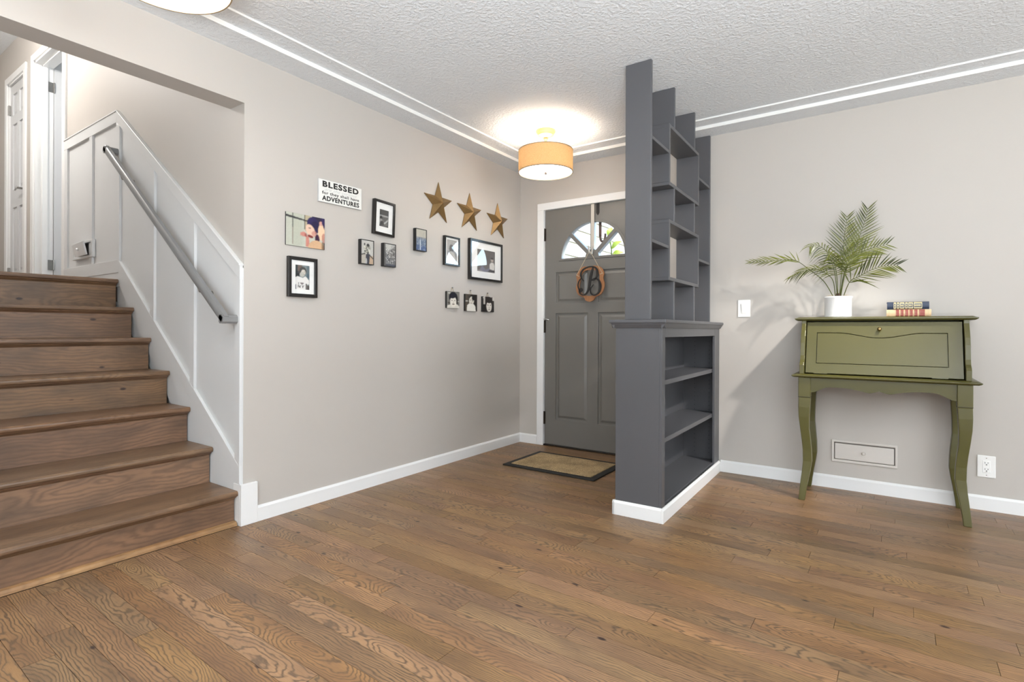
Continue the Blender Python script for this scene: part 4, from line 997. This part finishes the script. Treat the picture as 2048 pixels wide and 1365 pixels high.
def stroke(pts, w, sub=8):
    P, W = ribbon([mp(p) for p in pts], [a / 365 * 0.262 for a in w], sub); rings = []
    for i, p in enumerate(P):
        t = (P[min(i + 1, len(P) - 1)] - P[max(i - 1, 0)]).normalized(); nrm = Vector((-t.y, t.x, 0)) * (W[i] / 2)
        rings.append([(p.x + nrm.x, -0.014, p.y + nrm.y), (p.x - nrm.x, -0.014, p.y - nrm.y), (p.x - nrm.x, -0.007, p.y - nrm.y), (p.x + nrm.x, -0.007, p.y + nrm.y)])
    return rings
lt = MB()
lt.loft(stroke([(552, 838), (535, 895), (520, 960), (508, 1040), (498, 1100), (474, 1152), (436, 1182), (398, 1172), (374, 1142), (380, 1112)], [10, 26, 32, 32, 28, 20, 14, 12, 14, 18]))
lt.loft(stroke([(432, 1010), (402, 965), (392, 915), (420, 866), (478, 838), (545, 836), (590, 862), (606, 915), (592, 970), (556, 1004), (524, 1002)], [6, 16, 20, 16, 13, 15, 22, 26, 18, 12, 8]))
lt.loft(stroke([(530, 1000), (575, 982), (622, 1010), (642, 1070), (634, 1130), (600, 1176), (556, 1188), (522, 1160), (520, 1106), (556, 1058)], [8, 12, 20, 26, 24, 16, 14, 14, 12, 6]))
lt.loft(stroke([(404, 962), (372, 1000), (356, 1050), (366, 1102), (392, 1150)], [5, 10, 13, 12, 8]))
bx_, bz_ = mp((396, 1116)); lt.lathe([(0.0, -0.014), (0.017, -0.014), (0.017, -0.007), (0.0, -0.007)], (bx_, 0, bz_), 16, axis=1)
lt.build('letter', 'ink', mg)
cd = MB(); cd.tube([(-0.122, -0.008, 0.075), (-0.006, -0.012, 0.262), (0.005, -0.012, 0.262), (0.112, -0.008, 0.078)], 0.0022, 6)
cd.tube([(-0.126, -0.008, 0.077), (-0.100, -0.009, 0.062)], 0.0026, 6); cd.tube([(0.092, -0.009, 0.070), (0.116, -0.008, 0.078)], 0.0026, 6)
cd.build('hanging_cord', 'cord', mg)

mt_ = thing('doormat', 'tan coir doormat with black rubber border before the front door', 'doormat', (0.745, -0.522, 0.0))
plate('border', rect(-0.370, 0.385, -0.262, 0.262), [rect(-0.327, 0.337, -0.212, 0.218)], 0.010, 2, 0.0055, 'rubber', mt_, bevel=0.003)
MB().box((-0.360, -0.252, 0.0005), (0.375, 0.252, 0.004)).build('backing', 'rubber', mt_)
MB().box((-0.326, -0.211, 0.004), (0.336, 0.217, 0.014)).build('coir_pile', 'coir', mt_, bevel=0.003)

# ================================================================== WALL FITTINGS
sw = thing('light_switch', 'white rocker light switch on the wall beside the divider', 'light switch', (1.911, 0, 1.174))
MB().box((-0.041, -0.007, -0.061), (0.041, -0.0005, 0.061)).build('cover_plate', 'plate', sw, bevel=0.003)
plate('rocker_surround', rect(-0.0185, 0.0185, -0.037, 0.037), [rect(-0.0165, 0.0165, -0.035, 0.035)], 0.002, 1, -0.008, 'plate', sw)
rk = MB().box((-0.0162, -0.004, -0.0345), (0.0162, 0.004, 0.0345)).build('rocker', 'plate', sw, bevel=0.0015); rk.location = (0, -0.0085, 0); rk.rotation_euler = (math.radians(5), 0, 0)

ol = thing('wall_outlet', 'white double wall outlet right of the green desk', 'outlet', (3.204, 0, 0.249))
MB().box((-0.040, -0.007, -0.062), (0.040, -0.0005, 0.062)).build('cover_plate', 'plate', ol, bevel=0.003)
MB().box((-0.0165, -0.0095, -0.0335), (0.0165, -0.006, 0.0335)).build('receptacle', 'plate', ol, bevel=0.001)
for dz in (0.018, -0.018):
    for (a, b, w_, h_) in ((-0.0065, 0.004, 0.0022, 0.0085), (0.0065, 0.004, 0.0022, 0.0070), (0.0, -0.0065, 0.0048, 0.0048)):
        MB().box((a - w_ / 2, -0.0102, dz + b - h_ / 2), (a + w_ / 2, -0.0093, dz + b + h_ / 2)).build('slot', 'slot', ol)
for dz in (0.048, -0.048): MB().lathe([(0.0, -0.0082), (0.003, -0.008), (0.003, -0.006)], (0, 0, dz), 10, axis=1).build('screw', 'nickel', ol)

vr = thing('wall_register', 'beige wall register under the green desk with a small knob', 'vent', (2.6205, 0, 0.245))
plate('vent_frame', rect(-0.174, 0.174, -0.071, 0.071), [rect(-0.160, 0.162, -0.055, 0.056)], 0.010, 1, -0.0055, 'vent', vr, bevel=0.003)
MB().box((-0.161, -0.0012, -0.056), (0.163, -0.0004, 0.057)).build('vent_opening', 'ventshade', vr)
dr = MB().box((-0.156, -0.014, -0.051), (0.156, -0.003, 0.0485)).build('drawer_front', 'vent', vr, bevel=0.004)
for z in (-0.030, 0.028): MB().box((-0.085, -0.0152, z - 0.0015), (0.085, -0.0138, z + 0.0015)).build('raised_line', 'vent', dr)
MB().lathe([(0.0, -0.030), (0.008, -0.028), (0.011, -0.021), (0.006, -0.016), (0.006, -0.013)], (0.0, 0, 0.0), 14, axis=1).build('knob', 'vent', dr, smooth=True)

# ================================================================== GREEN DESK
dx = 2.702
dk_ = thing('writing_desk', 'olive green slant-front writing desk on curved legs', 'desk', (dx, 0.0, 0.0))
def slab(zc0, zc1, hw, yf, yb, name):
    prof = [(0.0, 0.0), (0.006, 0.22), (0.010, 0.5), (0.004, 0.78), (0.0, 1.0)]
    rings = []
    for k, (ins, t) in enumerate([(0.014, 0.0), (0.004, 0.25), (0.0, 0.45), (0.0, 0.65), (0.012, 0.80), (0.022, 1.0)]):
        z = zc0 + (zc1 - zc0) * t
        rings.append([(-hw + ins, yf + ins, z), (hw - ins, yf + ins, z), (hw - ins, yb, z), (-hw + ins, yb, z)])
    return MB().loft(rings).build(name, 'green', dk_)
slab(1.080, 1.102, 0.436, -0.298, -0.022, 'top')
slab(0.738, 0.758, 0.438, -0.426, -0.020, 'lower_ledge')
# shaped side panels
sp_ = [(-0.030, 0.758), (-0.398, 0.758), (-0.398, 0.812), (-0.388, 0.826), (-0.366, 0.842), (-0.354, 0.868), (-0.350, 0.905), (-0.344, 0.945), (-0.330, 0.985), (-0.310, 1.020), (-0.292, 1.045), (-0.284, 1.062), (-0.284, 1.080), (-0.030, 1.080)]
for s in (-1, 1):
    x0, x1 = s * 0.398, s * 0.374
    MB().prism(sp_, 0, min(x0, x1), max(x0, x1)).build('side_panel', 'green', dk_, bevel=0.002)
MB().box((-0.374, -0.030, 0.758), (0.374, -0.022, 1.080)).build('back_panel', 'green', dk_)
MB().box((-0.374, -0.27, 0.7585), (0.374, -0.030, 0.764)).build('inner_floor', 'slot', dk_)
# drop front with routed groove, local frame u (x) and v (up the slope)
fy0, fz0, fy1, fz1 = -0.366, 0.766, -0.268, 1.071
fh = math.hypot(fy1 - fy0, fz1 - fz0); ang = math.atan2(-(fy1 - fy0), fz1 - fz0)
fp = bpy.data.objects.new('drop_front', None)
def groove(off):
    pts = []
    x0, x1, z0, z1 = -0.313 - off, 0.305 + off, 0.062 - off, 0.252 + off
    pts += [(x0, z0), (x1, z0), (x1, z1)]
    for i in range(25):
        t = i / 24; x = 0.21 - 0.42 * t
        pts.append((x, z1 - 0.030 * 0.5 * (1 + math.cos(2 * PI * (t - 0.5)))))
    pts.append((x0, z1)); return pts
df = plate('drop_front', rect(-0.369, 0.369, 0.0, fh), [groove(0.0028)], 0.020, 1, 0.010, 'green', dk_, bevel=0.002)
df.location = (0, fy0, fz0); df.rotation_euler = (-math.atan2(fy1 - fy0, fz1 - fz0), 0, 0)
pi_ = plate('inset_panel', groove(-0.0012), [], 0.019, 1, 0.0105, 'green', df, bevel=0.002)
MB().box((-0.36, 0.0165, 0.012), (0.36, 0.0195, fh - 0.012)).build('groove_floor', 'green', df)
kb = MB().lathe([(0.0, -0.026), (0.007, -0.025), (0.0115, -0.018), (0.009, -0.010), (0.005, -0.007), (0.007, 0.0)], (0.0, 0.0, 0.272), 18, axis=1).build('knob', 'brass', df, smooth=True)
for x in (-0.29, 0.27):
    MB().box((x - 0.035, -0.002, -0.004), (x + 0.035, 0.006, 0.002)).build('flap_hinge', 'green', df)
# scalloped apron
def apron_pts(hw):
    n = 60; top = [(hw, 0.738), (-hw, 0.738)]; bot = []
    for i in range(n + 1):
        t = -1 + 2 * i / n; a = abs(t)
        if a > 0.93: z = 0.650 + 0.006 * (0.93 - a) / 0.07 * 0
        elif a > 0.55: z = 0.650 + 0.036 * math.sin(min(1, (0.93 - a) / 0.22) * PI / 2) ** 1.2
        else:
            b = a / 0.55; z = 0.664 + 0.022 * (0.5 - 0.5 * math.cos(PI * b)) if b > 0.36 else 0
            if b <= 0.36:
                z_j = 0.664 + 0.022 * (0.5 - 0.5 * math.cos(PI * 0.36)); z = 0.678 - (0.678 - 0.660) * math.sin(PI / 2 * min(1, b / 0.36)) if True else z_j
        bot.append((hw * t, z))
    # smooth the lobe
    zs_ = [b[1] for b in bot]
    for _ in range(3): zs_ = [zs_[0]] + [zs_[i] if i == 30 else (zs_[i - 1] + 2 * zs_[i] + zs_[i + 1]) / 4 for i in range(1, n)] + [zs_[-1]]
    return [(b[0], z) for b, z in zip(bot, zs_)] + top
ap = apron_pts(0.342)
MB().prism(ap, 1, -0.396, -0.376).build('apron', 'green', dk_)
for s in (-1, 1):
    MB().box((s * 0.392, -0.36, 0.64), (s * 0.376, -0.06, 0.738)).build('side_apron', 'green', dk_)
MB().box((-0.34, -0.044, 0.66), (0.34, -0.030, 0.738)).build('rear_apron', 'green', dk_)
# cabriole legs: (z, outer offset, inner offset) measured from the outer face at x = 0.402
LEG = [(0.738, 0.000, 0.064), (0.622, 0.000, 0.064), (0.615, 0.001, 0.063), (0.560, 0.000, 0.060), (0.500, 0.002, 0.057), (0.430, 0.009, 0.056), (0.360, 0.017, 0.063), (0.300, 0.022, 0.068), (0.232, 0.023, 0.070), (0.175, 0.019, 0.062), (0.120, 0.013, 0.052), (0.060, 0.007, 0.043), (0.0, 0.002, 0.036)]
def leg(sx, front):
    rings = []
    for z, a, b in LEG:
        xo, xi = sx * (0.402 - a), sx * (0.402 - b)
        if front: yo, yi = -0.410 + a, -0.410 + b
        else: yo, yi = -0.024 - a * 0.2, -0.024 - b * 0.9
        rings.append([(xo, yo, z), (xi, yo, z), (xi, yi, z), (xo, yi, z)])
    return MB().loft(rings).build('leg', 'green', dk_, bevel=0.003)
for sx in (-1, 1):
    for fr in (True, False):
        l_ = leg(sx, fr)
        zz = 0.6215; y0_, y1_ = (-0.4105, -0.346) if fr else (-0.0815, -0.0235)
        MB().box((sx * 0.4025, y0_, zz - 0.0012), (sx * 0.3375, y1_, zz + 0.0012)).build('scribe_line', 'slot', l_)

# ================================================================== BOOKS
def book(name, label, x0, x1, z0, h, y0, dep, cover, rz, spine_fn):
    t = thing(name, label, 'book', ((x0 + x1) / 2, y0, z0), rz); w = (x1 - x0) / 2
    for z in (0.0, h - 0.0035): MB().box((-w, 0.006, z), (w, dep, z + 0.0035)).build('cover_board', cover, t, bevel=0.001)
    prof = [(0.010, 0.0), (0.003, 0.003), (0.0, h * 0.3), (-0.001, h * 0.5), (0.0, h * 0.7), (0.003, h - 0.003), (0.010, h)]
    MB().prism(prof, 0, -w, w).build('spine', cover, t)
    MB().box((-w + 0.004, 0.009, 0.0036), (w - 0.004, dep - 0.005, h - 0.0036)).build('page_block', 'pages', t)
    spine_fn(t, w, h); return t
def spine_bar(t, a, b, h, mat, name, lo=0.12, hi=0.88, out=0.0016):
    prof = [(0.004, h * lo), (-out - 0.000, h * (lo + 0.12)), (-out - 0.001, h * 0.5), (-out - 0.000, h * (hi - 0.12)), (0.004, h * hi)]
    return MB().prism(prof, 0, a, b).build(name, mat, t)
def red_spine(t, w, h):
    L = 2 * w
    for f0, f1 in ((0.215, 0.29), (0.32, 0.39), (0.425, 0.495), (0.525, 0.595), (0.63, 0.70), (0.735, 0.86)):
        b = spine_bar(t, -w + L * f0, -w + L * f1, h, 'redleather', 'red_label', 0.02, 0.98)
        spine_bar(b, -w + L * (f0 + 0.010), -w + L * (f0 + 0.014), h, 'gilt', 'gilt_line', 0.06, 0.94, 0.0020)
    for f in (0.06, 0.93): spine_bar(t, -w + L * f, -w + L * f + 0.0012, h, 'gilt', 'gilt_line', 0.06, 0.94, 0.0017)
def navy_spine(t, w, h):
    L = 2 * w
    for f0, f1 in ((0.16, 0.215), (0.235, 0.295), (0.312, 0.415), (0.435, 0.495), (0.512, 0.620), (0.640, 0.835)):
        b = spine_bar(t, -w + L * f0, -w + L * f1, h, 'gilt', 'gilt_panel', 0.04, 0.96)
        spine_bar(b, -w + L * (f0 + 0.010), -w + L * (f1 - 0.010), h, 'navy', 'panel_field', 0.14, 0.86, 0.0021)
        n = max(1, int((f1 - f0) / 0.03))
        for i in range(n):
            a = f0 + 0.018 + (f1 - f0 - 0.036) * i / n; spine_bar(b, -w + L * a, -w + L * (a + (f1 - f0 - 0.036) / n * 0.62), h, 'gilt', 'gilt_ornament', 0.24, 0.76, 0.0025)
book('book', 'tan leather book with red spine labels lying on the green desk', 2.735, 2.943, 1.102, 0.042, -0.205, 0.14, 'tan', 0.0, red_spine)
book('book', 'navy leather book with gilt spine panels on top of the tan book', 2.738, 2.934, 1.1442, 0.044, -0.203, 0.135, 'navy', 0.02, navy_spine)

# ================================================================== POTTED PALM
pp = thing('potted_palm', 'green palm with feathery fronds in a white pot on the desk', 'plant', (2.4885, -0.160, 1.102))
MB().lathe([(0.0, 0.0), (0.068, 0.0), (0.073, 0.004), (0.0735, 0.112), (0.077, 0.118), (0.078, 0.124), (0.075, 0.129), (0.070, 0.127), (0.068, 0.105), (0.0, 0.104)], (0, 0, 0), 40).build('pot', 'pot', pp, smooth=True)
MB().lathe([(0.0, 0.118), (0.03, 0.117), (0.0685, 0.110), (0.0685, 0.104), (0.0, 0.104)], (0, 0, 0), 24).build('soil', 'soil', pp)
rp = random.Random(5)
def frond(pts, dy, start, lmax, n, droop=0.25, face_y=0.0, ang=48, endk=0.62, tone=0.5, rb_=0.0028):
    """pts: world (x, z); dy: y offsets from the pot centre along the stalk"""
    P = []
    for i, (x, z) in enumerate(pts):
        t = i / (len(pts) - 1); y = dy[0] + (dy[1] - dy[0]) * t
        P.append(Vector((x - 2.4885, y, z - 1.102)))
    S = smooth_pts(P, 8); m = MB(); k = len(S)
    m.tube(S, [rb_ * (1 - 0.75 * i / (k - 1)) for i in range(k)], 5)
    tones = [0.35] * len(m.v)
    L = [0.0]
    for i in range(1, k): L.append(L[-1] + (S[i] - S[i - 1]).length)
    for j in range(n):
        f = start + (1 - start) * (j + 0.5) / n; s = f * L[-1]
        i = max(1, min(k - 1, next((q for q in range(k) if L[q] >= s), k - 1)))
        w = (s - L[i - 1]) / max(1e-6, L[i] - L[i - 1]); p = S[i - 1].lerp(S[i], w); t = (S[i] - S[i - 1]).normalized()
        nrm = Vector((0, -1, 0)); nrm = (nrm + Vector((0, 0, face_y))).normalized(); nrm = (nrm - t * nrm.dot(t)).normalized()
        side = t.cross(nrm).normalized()
        g = (f - start) / (1 - start)
        ln = lmax * (0.62 + 0.38 * math.sin(PI * min(1, g * 1.1 + 0.15))) * (1 - 0.25 * max(0, g - 0.6) / 0.4) * rp.uniform(0.88, 1.1)
        an = math.radians(ang * (1 - (1 - endk) * g) + rp.uniform(-4, 4))
        for sg_ in (-1, 1):
            d = (t * math.cos(an) + side * (sg_ * math.sin(an)) + nrm * rp.uniform(-0.05, 0.28)).normalized()
            wdir = d.cross(nrm).normalized(); wd = 0.0038 * rp.uniform(0.8, 1.1)
            tn = min(1, max(0, tone + rp.uniform(-0.32, 0.32) + 0.12 * sg_))
            b0 = p; n0 = len(m.v); q = []
            for st_, wk in ((0.0, 0.35), (0.28, 1.0), (0.62, 0.75), (1.0, 0.0)):
                c_ = b0 + d * (ln * st_) + Vector((0, 0, -droop * ln * st_ * st_))
                q.append((c_, wk))
            for c_, wk in q[:-1]:
                m.v += [tuple(c_ + wdir * (wd * wk)), tuple(c_ - wdir * (wd * wk))]; tones += [tn, tn * 0.85]
            m.v.append(tuple(q[-1][0])); tones.append(tn)
            m.f += [(n0, n0 + 1, n0 + 3, n0 + 2), (n0 + 2, n0 + 3, n0 + 5, n0 + 4), (n0 + 4, n0 + 5, n0 + 6)]
    me = bpy.data.meshes.new('frond'); me.from_pydata(m.v, [], m.f)
    at = me.attributes.new('tone', 'FLOAT', 'POINT'); at.data.foreach_set('value', np.array(tones, dtype=np.float32))
    return obj('frond', me, 'palm', pp)
frond([(2.470, 1.215), (2.414, 1.327), (2.331, 1.409), (2.253, 1.472), (2.178, 1.480), (2.102, 1.478), (2.029, 1.479), (1.985, 1.477)], (0.0, -0.03), 0.50, 0.095, 15, 0.05, 0.7, 34, 0.7, 0.75)
frond([(2.475, 1.215), (2.464, 1.324), (2.429, 1.375), (2.375, 1.407), (2.331, 1.407), (2.276, 1.384), (2.225, 1.357)], (0.0, -0.06), 0.40, 0.100, 14, 0.45, 0.9, 36, 0.6, 0.45)
frond([(2.485, 1.215), (2.472, 1.373), (2.445, 1.480), (2.413, 1.530), (2.380, 1.552), (2.353, 1.553), (2.336, 1.540)], (0.01, -0.10), 0.42, 0.120, 15, 0.75, 0.5, 55, 0.75, 0.35)
frond([(2.493, 1.215), (2.509, 1.389), (2.516, 1.499), (2.523, 1.614), (2.532, 1.680), (2.536, 1.722)], (0.0, -0.03), 0.34, 0.150, 19, 0.02, 0.0, 52, 0.72, 0.50)
frond([(2.499, 1.215), (2.532, 1.412), (2.570, 1.519), (2.605, 1.624), (2.630, 1.717), (2.640, 1.775)], (0.01, 0.06), 0.36, 0.150, 19, 0.02, 0.0, 50, 0.72, 0.55)
frond([(2.501, 1.215), (2.524, 1.370), (2.560, 1.453), (2.620, 1.502), (2.675, 1.522), (2.740, 1.536)], (0.0, 0.01), 0.34, 0.145, 18, 0.05, 0.1, 50, 0.72, 0.62)
frond([(2.512, 1.215), (2.550, 1.320), (2.596, 1.348), (2.646, 1.378), (2.695, 1.399), (2.743, 1.405), (2.790, 1.402)], (0.0, -0.05), 0.26, 0.145, 18, 0.06, 0.0, 48, 0.72, 0.45)
frond([(2.488, 1.215), (2.485, 1.342), (2.474, 1.429), (2.462, 1.473), (2.445, 1.492)], (0.0, -0.14), 0.45, 0.140, 15, 0.85, 0.3, 62, 0.8, 0.50)
frond([(2.495, 1.215), (2.515, 1.360), (2.540, 1.450), (2.575, 1.520), (2.600, 1.590)], (0.01, 0.09), 0.42, 0.13, 14, 0.10, 0.0, 48, 0.6, 0.85)
sb = MB()
for a in range(5):
    g = a * 1.26; sb.tube([(0.012 * math.cos(g), 0.012 * math.sin(g), 0.112), (0.008 * math.cos(g), 0.008 * math.sin(g), 0.150)], [0.007, 0.004], 6)
sb.build('stem_base', 'soil', pp)
me_ = MB()
for a in (0.2, 2.9, 3.5, 5.9):
    me_.tube(smooth_pts([(0.01 * math.cos(a), 0.01 * math.sin(a), 0.118), (0.04 * math.cos(a), 0.03 * math.sin(a), 0.138), (0.066 * math.cos(a), 0.05 * math.sin(a), 0.128)], 4), 0.0012, 5)
me_.build('fibre', 'cord', pp)

# ================================================================== OUTSIDE THE FRONT DOOR
struct(MB().box((-12, 0.16, -0.5), (12, 14, -0.16)).build('ground', 'ground'))
nh = thing('neighbour_house', 'cream clapboard house wall seen through the fan window of the door', 'house', (-1.2, 3.6, -0.16), math.radians(90))
for i in range(24):
    z = i * 0.21
    MB().prism([(0.0, z), (-0.034, z), (-0.006, z + 0.228), (0.0, z + 0.228)], 0, -3.2, 4.6).build('siding_board', 'siding', nh)
MB().box((-3.2, 0.0, 0.0), (4.6, 0.2, 5.2)).build('wall_core', 'siding', nh)
vn = thing('climbing_plant', 'small leafy green plant outside the fan window', 'plant', (0.60, 0.55, -0.16))
s_ = MB(); s_.tube(smooth_pts([(0.0, 0.0, 0.0), (0.02, 0.0, 0.9), (-0.02, 0.02, 1.5), (0.05, 0.0, 1.86), (0.02, 0.0, 2.06)], 5), 0.006, 6); s_.build('stem', 'vine', vn)
def leafm(L, W):
    m = MB(); n = 6
    for i in range(n + 1):
        t = i / n; w = W * math.sin(PI * t ** 0.8) * 0.5; z = 0.02 * math.sin(PI * t)
        m.v += [(L * t, -w, z), (L * t, 0, z - 0.006), (L * t, w, z)]
    for i in range(n):
        for j in range(2): a = i * 3 + j; m.f.append((a, a + 3, a + 4, a + 1))
    me = bpy.data.meshes.new('leaf'); me.from_pydata(m.v, [], m.f)
    at = me.attributes.new('tone', 'FLOAT', 'POINT'); at.data.foreach_set('value', np.linspace(0.3, 1.0, len(m.v)).astype(np.float32))
    return me
lm_ = leafm(0.105, 0.062)
for (x, y, z, a, b, s) in ((0.01, 0.0, 2.05, 70, 60, 1.0), (0.02, -0.01, 1.98, 120, 40, 1.1), (0.05, 0.0, 1.93, 10, 35, 1.1), (0.06, -0.01, 1.87, 30, 15, 1.0), (0.05, 0.0, 1.84, -40, 20, 0.9), (0.03, 0.0, 1.78, 160, 20, 1.0), (0.04, 0.0, 1.80, 60, -10, 0.9)):
    o = obj('leaf', lm_, 'vine', vn); o.location = (x, y, z); o.rotation_euler = (math.radians(55), math.radians(-b), math.radians(a)); o.scale = (s, s, s)
